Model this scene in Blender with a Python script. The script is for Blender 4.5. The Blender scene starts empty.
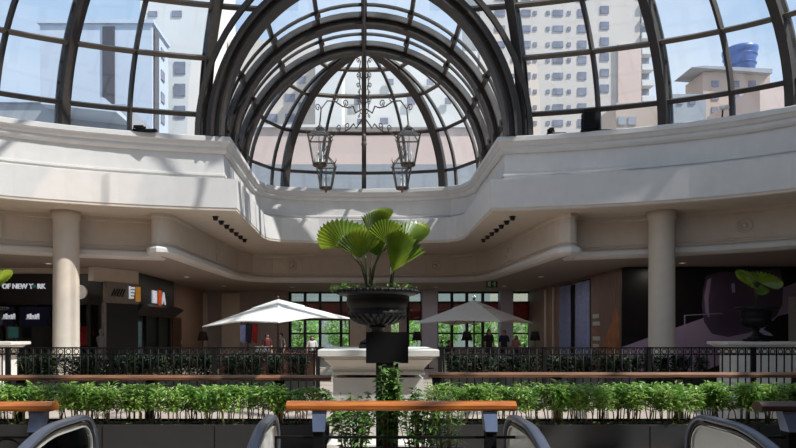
import bpy, math, random
from mathutils import Vector, Matrix
from mathutils.geometry import tessellate_polygon
random.seed(7)
SC = bpy.context.scene
COL = SC.collection
PI = math.pi
sin, cos, sqrt = math.sin, math.cos, math.sqrt
F = 620.0; VX = 364.0; HY = 332.0; EYE = 1.65

def W(px, py, D):
    """photo point + distance -> place in the hall (metres)"""
    return Vector(((px - VX) * D / F, D, EYE + (HY - py) * D / F))
def X(px, D): return (px - VX) * D / F
def Z(py, D): return EYE + (HY - py) * D / F

# ------------------------------------------------------------------ materials
def lin(c):
    r = []
    for v in c:
        v /= 255.0
        r.append(v / 12.92 if v <= .04045 else ((v + .055) / 1.055) ** 2.4)
    return r + [1.0]
MATS = {}
def mat(name, c, rough=.6, metal=0, var=.12, scale=6, c2=None, bump=0, spec=None, emit=None, stretch=None, trans=0):
    m = bpy.data.materials.new(name); m.use_nodes = True
    nt = m.node_tree; b = nt.nodes['Principled BSDF']
    b.inputs['Roughness'].default_value = rough
    b.inputs['Metallic'].default_value = metal
    if spec is not None: b.inputs['Specular IOR Level'].default_value = spec
    co = nt.nodes.new('ShaderNodeTexCoord')
    mp = nt.nodes.new('ShaderNodeMapping')
    if stretch: mp.inputs['Scale'].default_value = stretch
    nt.links.new(co.outputs['Object'], mp.inputs['Vector'])
    nz = nt.nodes.new('ShaderNodeTexNoise'); nz.inputs['Scale'].default_value = scale
    nz.inputs['Detail'].default_value = 4
    nt.links.new(mp.outputs[0], nz.inputs['Vector'])
    rp = nt.nodes.new('ShaderNodeValToRGB')
    a = lin(c); d = lin(c2) if c2 else [v * (1 - var) for v in a[:3]] + [1]
    if not c2: a = [min(1, v * (1 + var * .4)) for v in a[:3]] + [1]
    rp.color_ramp.elements[0].position = .3; rp.color_ramp.elements[1].position = .7
    rp.color_ramp.elements[0].color = d; rp.color_ramp.elements[1].color = a
    nt.links.new(nz.outputs['Fac'], rp.inputs['Fac'])
    nt.links.new(rp.outputs['Color'], b.inputs['Base Color'])
    if bump:
        bp = nt.nodes.new('ShaderNodeBump'); bp.inputs['Strength'].default_value = bump
        nt.links.new(nz.outputs['Fac'], bp.inputs['Height']); nt.links.new(bp.outputs['Normal'], b.inputs['Normal'])
    if emit:
        b.inputs['Emission Color'].default_value = lin(emit[0]); b.inputs['Emission Strength'].default_value = emit[1]
    if trans:   # thin leaf: some light passes through
        tl = nt.nodes.new('ShaderNodeBsdfTranslucent'); mx = nt.nodes.new('ShaderNodeMixShader')
        mx.inputs[0].default_value = trans
        nt.links.new(rp.outputs['Color'], tl.inputs['Color'])
        out = nt.nodes['Material Output']
        nt.links.new(b.outputs[0], mx.inputs[1]); nt.links.new(tl.outputs[0], mx.inputs[2]); nt.links.new(mx.outputs[0], out.inputs[0])
    MATS[name] = m
    return m
def glass_mat(name, tint, gloss=.07, rough=.02, haze=0.0, hz=(235, 240, 245)):
    m = bpy.data.materials.new(name); m.use_nodes = True
    nt = m.node_tree; nt.nodes.remove(nt.nodes['Principled BSDF'])
    out = nt.nodes['Material Output']
    t = nt.nodes.new('ShaderNodeBsdfTransparent'); t.inputs[0].default_value = lin(tint)
    g = nt.nodes.new('ShaderNodeBsdfGlossy'); g.inputs['Roughness'].default_value = rough
    g.inputs['Color'].default_value = (1, 1, 1, 1)
    mx = nt.nodes.new('ShaderNodeMixShader'); mx.inputs[0].default_value = gloss
    nt.links.new(t.outputs[0], mx.inputs[1]); nt.links.new(g.outputs[0], mx.inputs[2])
    last = mx
    if haze:      # dust on the panes, in soft streaks
        d = nt.nodes.new('ShaderNodeBsdfTranslucent'); d.inputs[0].default_value = lin(hz)
        co = nt.nodes.new('ShaderNodeTexCoord'); nz = nt.nodes.new('ShaderNodeTexNoise'); nz.inputs['Scale'].default_value = .9
        nt.links.new(co.outputs['Object'], nz.inputs['Vector'])
        mr = nt.nodes.new('ShaderNodeMapRange'); mr.inputs[1].default_value = .35; mr.inputs[2].default_value = .75
        mr.inputs[3].default_value = haze * .3; mr.inputs[4].default_value = haze * 1.6
        nt.links.new(nz.outputs['Fac'], mr.inputs[0])
        m2 = nt.nodes.new('ShaderNodeMixShader'); nt.links.new(mr.outputs[0], m2.inputs[0])
        nt.links.new(mx.outputs[0], m2.inputs[1]); nt.links.new(d.outputs[0], m2.inputs[2]); last = m2
    nt.links.new(last.outputs[0], out.inputs[0])
    MATS[name] = m
    return m

white = mat('white_plaster', (204, 199, 194), .65, var=.05, scale=3)
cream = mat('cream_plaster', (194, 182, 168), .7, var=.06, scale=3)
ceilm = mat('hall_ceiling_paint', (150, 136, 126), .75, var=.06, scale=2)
bronze = mat('dark_bronze_steel', (58, 50, 44), .5, .15, var=.2, scale=8)
bronze2 = mat('bronze_steel_lit', (96, 86, 76), .45, .2, var=.15)  # paler copy: light catching the upper rings is put into the colour
ironm = mat('wrought_iron', (9, 9, 9), .6, .0, var=.2, spec=.25)
lanm = mat('lantern_iron', (84, 74, 64), .5, .3, var=.3, scale=14)
blackm = mat('matt_black', (11, 10, 10), .75, var=.15, spec=.2)
urnm = mat('black_stone', (15, 14, 14), .5, var=.3, scale=12, bump=.05, spec=.25)
pedm = mat('pedestal_paint', (222, 217, 208), .6, var=.06)
soil = mat('dark_soil', (48, 38, 32), .95, var=.4, scale=30, bump=.4)
planterm = mat('charcoal_planter', (36, 35, 36), .7, var=.15, scale=4)
floorm = mat('polished_stone_floor', (202, 184, 170), .25, var=.1, scale=1.2)
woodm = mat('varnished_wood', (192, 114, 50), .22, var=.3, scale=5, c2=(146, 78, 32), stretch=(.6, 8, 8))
woodbk = mat('brown_wood', (138, 92, 60), .5, var=.3, scale=5, c2=(84, 52, 34), stretch=(.6, 8, 8))  # browner and darker than the near rails
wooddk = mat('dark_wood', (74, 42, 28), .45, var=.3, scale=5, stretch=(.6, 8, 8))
steelb = mat('brushed_steel', (112, 124, 152), .35, .6, var=.1, scale=5)
rubber = mat('handrail_rubber', (86, 90, 102), .3, .35, var=.1)
trimm = mat('newel_trim', (220, 217, 210), .35, .5, var=.1)
panelm = mat('satin_steel_panel', (205, 205, 198), .3, .25, var=.06)
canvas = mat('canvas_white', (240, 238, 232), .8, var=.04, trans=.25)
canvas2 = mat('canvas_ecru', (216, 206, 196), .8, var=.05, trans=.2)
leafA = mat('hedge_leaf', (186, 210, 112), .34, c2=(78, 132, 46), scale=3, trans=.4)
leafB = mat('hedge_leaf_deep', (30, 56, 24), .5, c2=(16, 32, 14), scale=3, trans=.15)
leafP = mat('palm_leaf', (146, 160, 44), .36, c2=(66, 100, 26), scale=2.5, trans=.35)
leafS = mat('shrub_leaf', (110, 150, 64), .42, c2=(52, 92, 38), scale=4, trans=.25)
leafT = mat('tree_leaf', (214, 232, 160), .5, c2=(110, 165, 84), scale=1.2, trans=.5)
stemm = mat('plant_stem', (138, 132, 84), .6, var=.3)
petm = mat('palm_stalk', (62, 66, 34), .5, var=.2)
barkm = mat('bark', (84, 68, 54), .9, var=.3)
pane = glass_mat('roof_glass', (238, 245, 250), .05, .02, .05)
winglass = glass_mat('window_glass', (235, 246, 242), .06)
langlass = glass_mat('lantern_glass', (244, 246, 246), .05, .05, .03)
balglass = glass_mat('balustrade_glass', (120, 130, 130), .12)
redm = mat('dark_red_blind', (170, 44, 46), .7, var=.2, trans=.5)
frameg = mat('dark_green_frame', (24, 32, 30), .5, var=.1)
lilac = mat('lilac_paint', (188, 186, 204), .7, var=.05)
tanm = mat('tan_wall', (150, 124, 106), .75, var=.1)
greyw = mat('mauve_grey_wall', (160, 148, 145), .8, var=.08)
panelw = mat('wood_wall_panel', (150, 122, 114), .6, c2=(116, 92, 86), scale=3, stretch=(6, 6, .4))
bluecurt = mat('blue_curtain', (150, 162, 206), .85, var=.2, scale=8)
shopblk = mat('shop_black', (26, 24, 24), .45, var=.15)
shopgrey = mat('shop_sign_grey', (122, 114, 106), .5, var=.2)
screenm = mat('screen', (16, 18, 34), .15, var=.1, emit=((20, 24, 50), .08))
letterm = mat('lit_letters', (240, 244, 250), .5, var=.02, emit=((235, 242, 255), .35))
yellowm = mat('sign_amber', (206, 150, 60), .5, emit=((210, 150, 60), .25))
orangem = mat('sign_orange', (224, 92, 38), .5, emit=((224, 92, 38), .3))
tealm = mat('teal_print', (70, 150, 148), .6, var=.2)
redcloth = mat('red_cloth', (168, 34, 30), .8, var=.3)
bathm = mat('exit_green', (18, 52, 36), .5)
greenlit = mat('exit_pictogram', (150, 200, 170), .5, emit=((150, 200, 170), .03))
bldA = mat('building_grey_white', (186, 194, 206), .8, var=.04, scale=.2)
bldB = mat('building_cream', (200, 190, 180), .8, var=.05, scale=.2)
bldC = mat('building_sand', (186, 164, 148), .8, var=.06, scale=.2)
bldP = mat('building_pink', (206, 182, 170), .8, var=.05, scale=.25)
bldG = mat('building_concrete', (150, 152, 156), .85, var=.1, scale=.4)
bldW = mat('building_white', (212, 210, 206), .8, var=.03, scale=.3)
winm = mat('building_window', (128, 130, 144), .25, var=.35, scale=.5)
windk = mat('building_window_strip', (66, 60, 62), .3, var=.2, scale=.5)
tankm = mat('blue_tank', (52, 92, 160), .4, var=.25, scale=.8)
postpur = mat('print_plum', (92, 76, 100), .4, var=.4, scale=.7)
postmau = mat('print_mauve', (176, 156, 184), .45, var=.15, scale=.6)
postdk = mat('print_black', (24, 20, 23), .35, var=.3)
posthi = mat('print_highlight', (176, 186, 214), .4, var=.2)
posttan = mat('print_copper', (196, 124, 80), .5, c2=(140, 84, 58), scale=2)
skin = mat('skin', (190, 140, 112), .6, var=.06)
hairm = mat('hair_dark', (34, 26, 22), .6)
shirts = [mat('shirt_%s' % n, c, .85, var=.1) for n, c in (('charcoal', (40, 38, 42)), ('navy', (36, 40, 60)), ('rose', (170, 120, 116)), ('white', (206, 200, 196)), ('maroon', (80, 28, 30)), ('grey', (110, 106, 108)))]
trous = mat('dark_trousers', (30, 30, 36), .85)
groundm = mat('outside_paving', (150, 148, 138), .9, var=.15, scale=.4)
shadem = mat('dark_lamp_shade', (40, 32, 30), .8)
ceramic = mat('white_ceramic', (228, 226, 222), .3)
lensm = mat('spot_black', (20, 18, 18), .5)

# ------------------------------------------------------------------ mesh builder
class MB:
    def __init__(s): s.v = []; s.f = []; s.sm = []; s.mi = []
    def add(s, vs, fs, smooth=False, mi=0):
        n = len(s.v); s.v += [Vector(p) for p in vs]
        for f in fs: s.f.append([n + i for i in f]); s.sm.append(smooth); s.mi.append(mi)
        return s
    def box(s, x0, x1, y0, y1, z0, z1, mi=0):
        return s.add([(x, y, z) for z in (z0, z1) for x, y in ((x0, y0), (x1, y0), (x1, y1), (x0, y1))],
              [(3, 2, 1, 0), (4, 5, 6, 7), (0, 1, 5, 4), (1, 2, 6, 5), (2, 3, 7, 6), (3, 0, 4, 7)], False, mi)
    def bar(s, p, q, w, h, up=(0, 0, 1)):
        p, q = Vector(p), Vector(q); t = (q - p).normalized(); up = Vector(up)
        b = t.cross(up)
        if b.length < 1e-4: b = t.cross(Vector((1, 0, 0)))
        b.normalize(); n = b.cross(t)
        vs = [e + b * (w / 2 * i) + n * (h / 2 * j) for e in (p, q) for i, j in ((-1, -1), (1, -1), (1, 1), (-1, 1))]
        return s.add(vs, [(3, 2, 1, 0), (4, 5, 6, 7), (0, 1, 5, 4), (1, 2, 6, 5), (2, 3, 7, 6), (3, 0, 4, 7)])
    def rib(s, pts, w, h, ref):
        """rectangular section swept along pts; ref(i) gives the section's depth direction"""
        pts = [Vector(p) for p in pts]; n = len(pts); vs = []
        for i, p in enumerate(pts):
            t = (pts[min(i + 1, n - 1)] - pts[max(i - 1, 0)]).normalized()
            r = Vector(ref(i)) if callable(ref) else Vector(ref)
            r = (r - t * r.dot(t)).normalized(); b = t.cross(r)
            vs += [p + b * (w / 2 * i_) + r * (h / 2 * j_) for i_, j_ in ((-1, -1), (1, -1), (1, 1), (-1, 1))]
        fs = [(3, 2, 1, 0), tuple(4 * (n - 1) + k for k in range(4))]
        for i in range(n - 1):
            for k in range(4):
                fs.append((4 * i + k, 4 * i + (k + 1) % 4, 4 * i + 4 + (k + 1) % 4, 4 * i + 4 + k))
        return s.add(vs, fs)
    def rrib(s, pts, w, h, ref, n=12):
        pts = [Vector(p) for p in pts]; m = len(pts); vs = []; ref = Vector(ref)
        for i, p in enumerate(pts):
            t = (pts[min(i + 1, m - 1)] - pts[max(i - 1, 0)]).normalized()
            r = (ref - t * ref.dot(t)).normalized(); b = t.cross(r)
            for k in range(n):
                a = 2 * PI * k / n; ca, sa = cos(a), sin(a)
                vs.append(p + b * (w / 2 * math.copysign(abs(ca) ** .6, ca)) + r * (h / 2 * math.copysign(abs(sa) ** .6, sa)))
        fs = [(i * n + k, i * n + (k + 1) % n, i * n + n + (k + 1) % n, i * n + n + k) for i in range(m - 1) for k in range(n)]
        fs += [tuple(range(n)), tuple((m - 1) * n + k for k in range(n))]
        return s.add(vs, fs, True)
    def tube(s, pts, r, n=8, closed=False):
        pts = [Vector(p) for p in pts]; m = len(pts); vs = []; prev = None
        for i, p in enumerate(pts):
            if closed: t = pts[(i + 1) % m] - pts[i - 1]
            else: t = pts[min(i + 1, m - 1)] - pts[max(i - 1, 0)]
            t.normalize()
            if prev is None:
                a = Vector((0, 0, 1)) if abs(t.z) < .9 else Vector((1, 0, 0))
            else: a = prev
            b = (a - t * a.dot(t)).normalized(); c = t.cross(b); prev = b
            rr = r[i] if isinstance(r, (list, tuple)) else r
            vs += [p + (b * cos(2 * PI * k / n) + c * sin(2 * PI * k / n)) * rr for k in range(n)]
        fs = []
        for i in range(m if closed else m - 1):
            j = (i + 1) % m
            for k in range(n): fs.append((i * n + k, i * n + (k + 1) % n, j * n + (k + 1) % n, j * n + k))
        s.add(vs, fs, True)
        if not closed:
            base = len(s.v) - len(vs)
            s.f.append([base + k for k in range(n)][::-1]); s.sm.append(False); s.mi.append(0)
            s.f.append([base + (m - 1) * n + k for k in range(n)]); s.sm.append(False); s.mi.append(0)
        return s
    def lathe(s, prof, c=(0, 0, 0), n=32, smooth=True):
        c = Vector(c); vs = []; fs = []; m = len(prof)
        for r, z in prof:
            vs += [c + Vector((r * cos(2 * PI * k / n), r * sin(2 * PI * k / n), z)) for k in range(n)]
        for i in range(m - 1):
            for k in range(n): fs.append((i * n + k, i * n + (k + 1) % n, (i + 1) * n + (k + 1) % n, (i + 1) * n + k))
        s.add(vs, fs, smooth)
        b = len(s.v) - len(vs)
        if prof[0][0] > 0: s.f.append([b + k for k in range(n)][::-1]); s.sm.append(False); s.mi.append(0)
        if prof[-1][0] > 0: s.f.append([b + (m - 1) * n + k for k in range(n)]); s.sm.append(False); s.mi.append(0)
        return s
    def sq(s, prof, c=(0, 0, 0), k=1.0):
        """square-plan stack: (half width, z) pairs; k stretches x"""
        c = Vector(c); vs = []; fs = []; m = len(prof)
        for r, z in prof: vs += [c + Vector((i * r * k, j * r, z)) for i, j in ((-1, -1), (1, -1), (1, 1), (-1, 1))]
        for i in range(m - 1):
            for q in range(4): fs.append((4 * i + q, 4 * i + (q + 1) % 4, 4 * i + 4 + (q + 1) % 4, 4 * i + 4 + q))
        fs += [(3, 2, 1, 0), tuple(4 * (m - 1) + q for q in range(4))]
        return s.add(vs, fs)
    def sweep(s, path, prof, closed=False, smooth=False):
        """plan path (x,y); profile (offset to the path's left, z)"""
        P = [Vector((p[0], p[1])) for p in path]; n = len(P); m = len(prof); vs = []
        for i in range(n):
            a = P[i] - P[i - 1] if (closed or i > 0) else P[1] - P[0]
            b = P[(i + 1) % n] - P[i] if (closed or i < n - 1) else P[-1] - P[-2]
            na = Vector((-a.y, a.x)).normalized(); nb = Vector((-b.y, b.x)).normalized()
            mm = (na + nb).normalized(); d = max(.45, mm.dot(na)); mm = mm / d
            vs += [(P[i].x + mm.x * o, P[i].y + mm.y * o, z) for o, z in prof]
        fs = []
        for i in range(n if closed else n - 1):
            j = (i + 1) % n
            for k in range(m - 1): fs.append((i * m + k, j * m + k, j * m + k + 1, i * m + k + 1))
        return s.add(vs, fs, smooth)
    def prism(s, outline, y0, y1):
        """outline of (x,z) points extruded in y"""
        n = len(outline)
        vs = [(x, y0, z) for x, z in outline] + [(x, y1, z) for x, z in outline]
        fs = [tuple(range(n)), tuple(range(2 * n - 1, n - 1, -1))]
        for i in range(n): fs.append((i, n + i, n + (i + 1) % n, (i + 1) % n))
        return s.add(vs, fs)
    def leaf(s, p, d, l, w, nrm, fold=.25):
        p, d, nrm = Vector(p), Vector(d).normalized(), Vector(nrm)
        b = d.cross(nrm)
        if b.length < 1e-3: b = d.cross(Vector((0.3, .9, .2)))
        b.normalize(); nn = b.cross(d)
        vs = [p, p + d * l * .4 + b * w * .5 + nn * fold * w, p + d * l - nn * l * .15, p + d * l * .4 - b * w * .5 + nn * fold * w, p + d * l * .5]
        return s.add(vs, [(0, 1, 4), (1, 2, 4), (2, 3, 4), (3, 0, 4)])
    def build(s, name, m, parent=None):
        off = Vector((0, 0, 0)); q = parent
        while q is not None: off += q.location; q = q.parent
        me = bpy.data.meshes.new(name)
        me.from_pydata([v - off for v in s.v], [], s.f)
        ms = m if isinstance(m, (list, tuple)) else [m]
        for a in ms: me.materials.append(a)
        me.polygons.foreach_set('use_smooth', s.sm); me.polygons.foreach_set('material_index', s.mi)
        me.update()
        o = bpy.data.objects.new(name, me); COL.objects.link(o)
        if parent is not None: o.parent = parent
        return o
def tag(o, label=None, cat=None, group=None, kind=None):
    if label: o['label'] = label
    if cat: o['category'] = cat
    if group: o['group'] = group
    if kind: o['kind'] = kind
    return o
def thing(name, loc, label, cat, group=None, kind=None):
    o = bpy.data.objects.new(name, None); COL.objects.link(o); o.location = loc
    o.empty_display_size = .2
    return tag(o, label, cat, group, kind)
def copy_tree(o, parent=None, kids=None):
    c = o.copy(); COL.objects.link(c)
    if parent is not None: c.parent = parent
    for ch in [k for k in list(COL.objects) if k.parent == o]: copy_tree(ch, c)
    return c
def struct(o, label=None):
    o['kind'] = 'structure'
    if label: o['label'] = label
    return o
def text_mesh(name, txt, size, m, parent, loc, rotz=0, ext=.03, squeeze=1.0, align='CENTER'):
    cu = bpy.data.curves.new(name, 'FONT'); cu.body = txt; cu.size = size; cu.extrude = ext
    cu.align_x = align; cu.align_y = 'CENTER'; cu.offset = size * .015
    t = bpy.data.objects.new(name + '_src', cu); COL.objects.link(t)
    dg = bpy.context.evaluated_depsgraph_get()
    me = bpy.data.meshes.new_from_object(t.evaluated_get(dg))
    bpy.data.objects.remove(t)
    M = Matrix.Rotation(rotz, 4, 'Z') @ Matrix.Rotation(PI / 2, 4, 'X') @ Matrix.Diagonal((squeeze, 1, 1, 1))
    me.transform(M); me.materials.clear(); me.materials.append(m)
    o = bpy.data.objects.new(name, me); COL.objects.link(o)
    off = Vector((0, 0, 0)); q = parent
    while q is not None: off += q.location; q = q.parent
    o.parent = parent; o.location = Vector(loc) - off
    return o

# ------------------------------------------------------------------ plan of the rotunda
A_, B_, BF, YC = 13.35, 5.47, 15.6, 15.0
def ell(th, k=0.0):
    """th measured from +Y (far) clockwise; k widens"""
    y = cos(th)
    return Vector(((A_ + k) * sin(th), YC + ((B_ if y > 0 else BF) + k) * y))
def plan():
    p = []
    bay = [(4.36, 20.17), (4.43, 25.9), (4.2, 26.6), (3.7, 27.05), (2.0, 27.4), (0, 27.5)]
    t0 = math.asin(4.36 / A_)
    right = [ell(t0 + (PI - t0) * i / 40) for i in range(1, 41)]          # corner -> near centre
    seq = [Vector(q) for q in bay[::-1]] + right                           # far centre -> corner -> near
    left = [Vector((-q.x, q.y)) for q in seq[1:-1]][::-1]
    return seq + left                                                      # clockwise seen from above
PATH = plan()
def plan2():
    seq = [Vector(q) for q in ((0, 31.4), (4.6, 31.2), (5.5, 30.6), (5.95, 29.4), (6.2, 24.5), (6.3, 21.2), (6.34, 20.7), (6.42, 20.38), (6.54, 20.2), (6.7, 20.12), (6.86, 20.18), (6.98, 20.34), (7.05, 20.65), (7.08, 21.2))]
    t0 = math.asin(7.2 / (A_ + 1.5))
    seq += [Vector(((A_ + 1.5) * sin(t), YC + ((7.35 if cos(t) > 0 else BF + 1)) * cos(t))) for t in [t0 + (PI - t0) * i / 36 for i in range(37)]]
    left = [Vector((-q.x, q.y)) for q in seq[1:-1]][::-1]
    return seq + left
PATH2 = plan2()
# path runs clockwise, so its left side points outward; offsets into the void are negative
def cornice_prof(l): return [(-o, z) for o, z in l]
m = MB()
m.sweep(PATH, cornice_prof([(-.75, 7.96), (-.7, 8.0), (0, 8.0), (.02, 7.98), (.02, 7.84), (-.03, 7.80), (-.07, 7.72), (-.13, 7.68), (-.13, 7.60), (-.15, 7.56), (-.2, 7.50), (-.26, 7.5)]), True)
trim1 = struct(m.build('trim_1', white), 'white moulded cornice round the rotunda opening')
m = MB()
m.sweep(PATH, cornice_prof([(-.26, 7.5), (-.26, 6.86), (-.21, 6.84), (-.21, 6.78), (-.25, 6.76), (-.25, 6.70), (-.19, 6.68), (-.19, 6.62), (.15, 6.6), (.27, 6.57), (.27, 5.64)]), True)
struct(m.build('wall_rotunda', white), 'white frieze and fascia wall round the rotunda opening')
m = MB()
m.sweep(PATH, cornice_prof([(.27, 5.64), (.25, 5.60), (.25, 5.55), (.2, 5.52), (.0, 5.52)]), True)
struct(m.build('trim_2', cream), 'cream lower lip of the rotunda fascia')
def slab(name, hole, z, rect, mtl, thick=.0):
    x0, x1, y0, y1 = rect
    outer = [Vector((x0, y0, z)), Vector((x1, y0, z)), Vector((x1, y1, z)), Vector((x0, y1, z))]
    inner = [Vector((p.x, p.y, z)) for p in hole]
    tri = tessellate_polygon([outer, inner])
    b = MB(); b.add(outer + inner, tri)
    return struct(b.build(name, mtl))
def grow(path, k):
    out = []; n = len(path)
    for i in range(n):
        a = path[i] - path[i - 1]; b = path[(i + 1) % n] - path[i]
        na = Vector((-a.y, a.x)).normalized(); nb = Vector((-b.y, b.x)).normalized(); mm = (na + nb).normalized()
        out.append(path[i] + mm / max(.5, mm.dot(na)) * k)
    return out
RECT = (-20, 20, -7, 38.4)
slab('ceiling_1', grow(PATH, .0), 5.52, RECT, cream)['label'] = 'cream soffit round the rotunda opening'
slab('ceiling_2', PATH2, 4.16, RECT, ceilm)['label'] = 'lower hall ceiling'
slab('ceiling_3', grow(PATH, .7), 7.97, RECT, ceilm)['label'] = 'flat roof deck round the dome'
m = MB()
m.sweep(PATH2, cornice_prof([(-.1, 5.53), (.03, 5.53), (.03, 5.40), (0, 5.38), (0, 4.60), (.02, 4.58), (.02, 4.55), (-.02, 4.53), (-.02, 4.47), (.05, 4.44)]), True)
struct(m.build('wall_beam', cream), 'cream perimeter beam under the soffit')
m = MB()
m.sweep(PATH2, cornice_prof([(.05, 4.44), (.12, 4.40), (.14, 4.36), (.14, 4.24), (.08, 4.2), (0, 4.16), (-.3, 4.155)]), True)
struct(m.build('trim_3', white), 'pale moulding along the foot of the perimeter beam')
# rosettes and raised panels on the beam
def rosette(p, nrm):
    nrm = Vector(nrm).normalized(); t = Vector((0, 0, 1)).cross(nrm)
    b = MB()
    q = Vector(p)
    b.bar(q + Vector((0, 0, -.36)) + nrm * .03, q + Vector((0, 0, .36)) + nrm * .03, 1.0, .06, nrm)
    ring = [q + nrm * .08 + (t * cos(a) + Vector((0, 0, sin(a)))) * .2 for a in [2 * PI * i / 20 for i in range(20)]]
    b.tube(ring, .04, 6, True)
    b.tube([q + nrm * .05, q + nrm * .12], [.1, .05], 12)
    struct(b.build('trim_4', cream), 'raised plaster panel with a round rosette on the beam')
for sx in (-1, 1):
    th = math.asin(11.9 / (A_ + 1.5))
    p = Vector((sx * (A_ + 1.5) * sin(th), YC + 7.35 * cos(th), 4.98)); rosette(p, (-sx * sin(th) * .43, -cos(th), 0))
    rosette((sx * 6.12, 26.2, 4.98), (-sx, -.05, 0)); rosette((sx * 3.6, 31.25, 4.98), (0, -1, 0))

# ------------------------------------------------------------------ room shell
m = MB()
def floor_rects(): return [(-20, 20, 5.2, 38.4), (-20, 20, -7, .6), (-20, -3.3, .6, 5.2), (3.9, 20, .6, 5.2)]
for x0, x1, y0, y1 in floor_rects(): m.box(x0, x1, y0, y1, -.35, 0)
struct(m.build('floor', floorm), 'pale polished stone floor')
m = MB(); m.box(-20, 20, -12, 12, -4.7, -4.5); struct(m.build('floor_lower', floorm), 'stone floor of the level below')
def wallbox(name, mt, *b):
    w = MB(); w.box(*b); return struct(w.build(name, mt))
wallbox('wall_left', greyw, -20.3, -20, -7, 38.4, -4.5, 8); wallbox('wall_right', greyw, 20, 20.3, -7, 38.4, -4.5, 8)
wallbox('wall_near', cream, -20.3, 20.3, -7.3, -7, -4.5, 8)
m = MB()      # back wall, built round its windows
yb = 38.0
def bw(px0, px1, z0=0, z1=4.16): m.box(X(px0, yb), X(px1, yb), yb, yb + .4, z0, z1)
m.box(-20, X(290, yb), yb, yb + .4, 0, 5.6); bw(290, 350, 0, .62); bw(350, 391); bw(391, 399, 0, 1.2); bw(391, 399, 2.5, 4.16); bw(399, 408); bw(408, 540, 0, .62)
m.box(X(290, yb), 20, yb, yb + .4, 4.1, 8); m.box(X(530, yb), 20, yb, yb + .4, 0, 4.2)
struct(m.build('wall_back', greyw), 'mauve grey rear wall with tall windows')
wallbox('wall_side_left', tanm, -10.1, -9.8, 25.75, 38, 0, 4.16); wallbox('wall_side_right', panelw, 10.1, 10.4, 24.0, 38, 0, 4.16)
wallbox('ground', groundm, -160, 160, 38.5, 320, -.3, -.05)
for i, (a, b) in enumerate(((422, 437), (500, 512))):
    w = MB(); w.box(X(a, 37.6), X(b, 37.6), 37.3, 38.2, 0, 4.16)
    struct(w.build('column_back', lilac), 'lilac white pier between the rear windows')
w = MB(); w.box(X(350, 37.8), X(366, 37.8), 37.5, 38.1, 0, 4.16); w.box(X(222, 37.8), X(240, 37.8), 37.7, 38.1, 0, 4.0); w.box(X(196, 37.8), X(207, 37.8), 37.7, 38.1, 0, 4.0)
struct(w.build('trim_5', cream), 'pale pilasters on the rear wall')
# rear windows
def rear_window(i, px0, px1, cuts, bottom=.62):
    d = yb + .1; x0, x1 = X(px0, yb), X(px1, yb)
    r = thing('window_%d' % i, (x0, d, 0), 'tall dark framed rear window with a red blind and bright clerestory', 'window'); r['kind'] = 'structure'
    f = MB()
    xs = [x0] + [X(c, yb) for c in cuts] + [x1]
    for x in xs: f.box(x - .085, x + .085, d - .1, d + .1, bottom, 4.1)
    for z in (bottom + .06, 1.56, 2.40, 3.48, 4.06): f.box(x0, x1, d - .09, d + .09, z - .05, z + .05)
    f.build('window_frame', frameg, r)
    g = MB(); g.box(x0, x1, d + .02, d + .035, bottom, 4.1); g.build('glazing', winglass, r)
    p = MB(); p.box(x0, x1, d + .05, d + .09, 2.44, 3.46); p.build('red_blind', redm, r)
rear_window(1, 290, 350, (305, 320, 341)); rear_window(2, 408, 422, (), .62); rear_window(3, 437, 500, (452, 467, 483)); rear_window(4, 512, 530, (), .62)
# round columns
for sx in (-1, 1):
    b = MB(); b.lathe([(.5, 0), (.5, .12), (.44, .2), (.4, .28), (.385, 5.2), (.42, 5.3), (.42, 5.36), (.46, 5.52)], (sx * 9.58, 19.95, 0), 40)
    struct(b.build('column', cream), 'cream round column under the %s half of the rotunda' % ('left' if sx < 0 else 'right'))

# ------------------------------------------------------------------ glass dome
H = 9.6
DOME = thing('glass_dome', (0, YC, 8), 'dark ribbed glass dome over the oval rotunda', 'glass roof', kind='structure')
def dome_pt(th, z):
    k = sqrt(max(0, 1 - (z / H) ** 2)); e = ell(th, .35); return Vector((e.x * k, YC + (e.y - YC) * k, 8 + z))
ZT = [0, .78, 2.56, 4.1, 5.7, 7.2, 8.5, 9.3]
R_V = 4.9; ZV = 8.0
def in_vault(p): return p.y > YC + 1 and abs(p.x) < R_V + .3 and p.z < ZV + sqrt(max(0, (R_V + .3) ** 2 - p.x ** 2))
ths = [math.radians(d) for d in (22.6, 33.3, 43.2, 53.3, 63.3, 74, 85, 96, 107, 118, 129, 140, 151, 162, 173)]
angles = sorted([t for t in ths] + [-t for t in ths] + [math.radians(d) for d in (-11, 0, 11, 180)])
def is_main(th): return abs(abs(th) - ths[0]) < .01 or (abs(th) > .4 and (min(range(15), key=lambda i: abs(ths[i] - abs(th))) % 2 == 0))
for th in angles:
    main = is_main(th)
    pts = [dome_pt(th, (8.95 if main else 7.2) * sin(PI / 2 * i / 30)) for i in range(31)]
    pts = [p for p in pts if not in_vault(p)]
    if len(pts) < 3: continue
    b = MB(); c = Vector((0, YC, 9))
    out = lambda i, pts=pts: (pts[i] - Vector((0, YC, 4)))
    if main:
        b.rib(pts, .17, .34, out)
        b.rib([p + (p - c).normalized() * -.17 for p in pts], .30, .05, out)
        b.rib([p + (p - c).normalized() * .15 for p in pts], .26, .05, out)
    else: b.rib(pts, .09, .16, out)
    b.build('rib' if main else 'glazing_bar', bronze, DOME)
for z in ZT[1:]:
    n = 144; pts = [dome_pt(2 * PI * i / n, z) for i in range(n + 1)]
    b = MB(); run = []
    def flush(run):
        if len(run) > 2: b.rib(run, .14, .12, lambda i, run=run: run[i] - Vector((0, YC, 4)))
    for p in pts:
        if in_vault(p): flush(run); run = []
        else: run.append(p)
    flush(run)
    b.build('ring', bronze2 if z > 1 else bronze, DOME)
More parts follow.
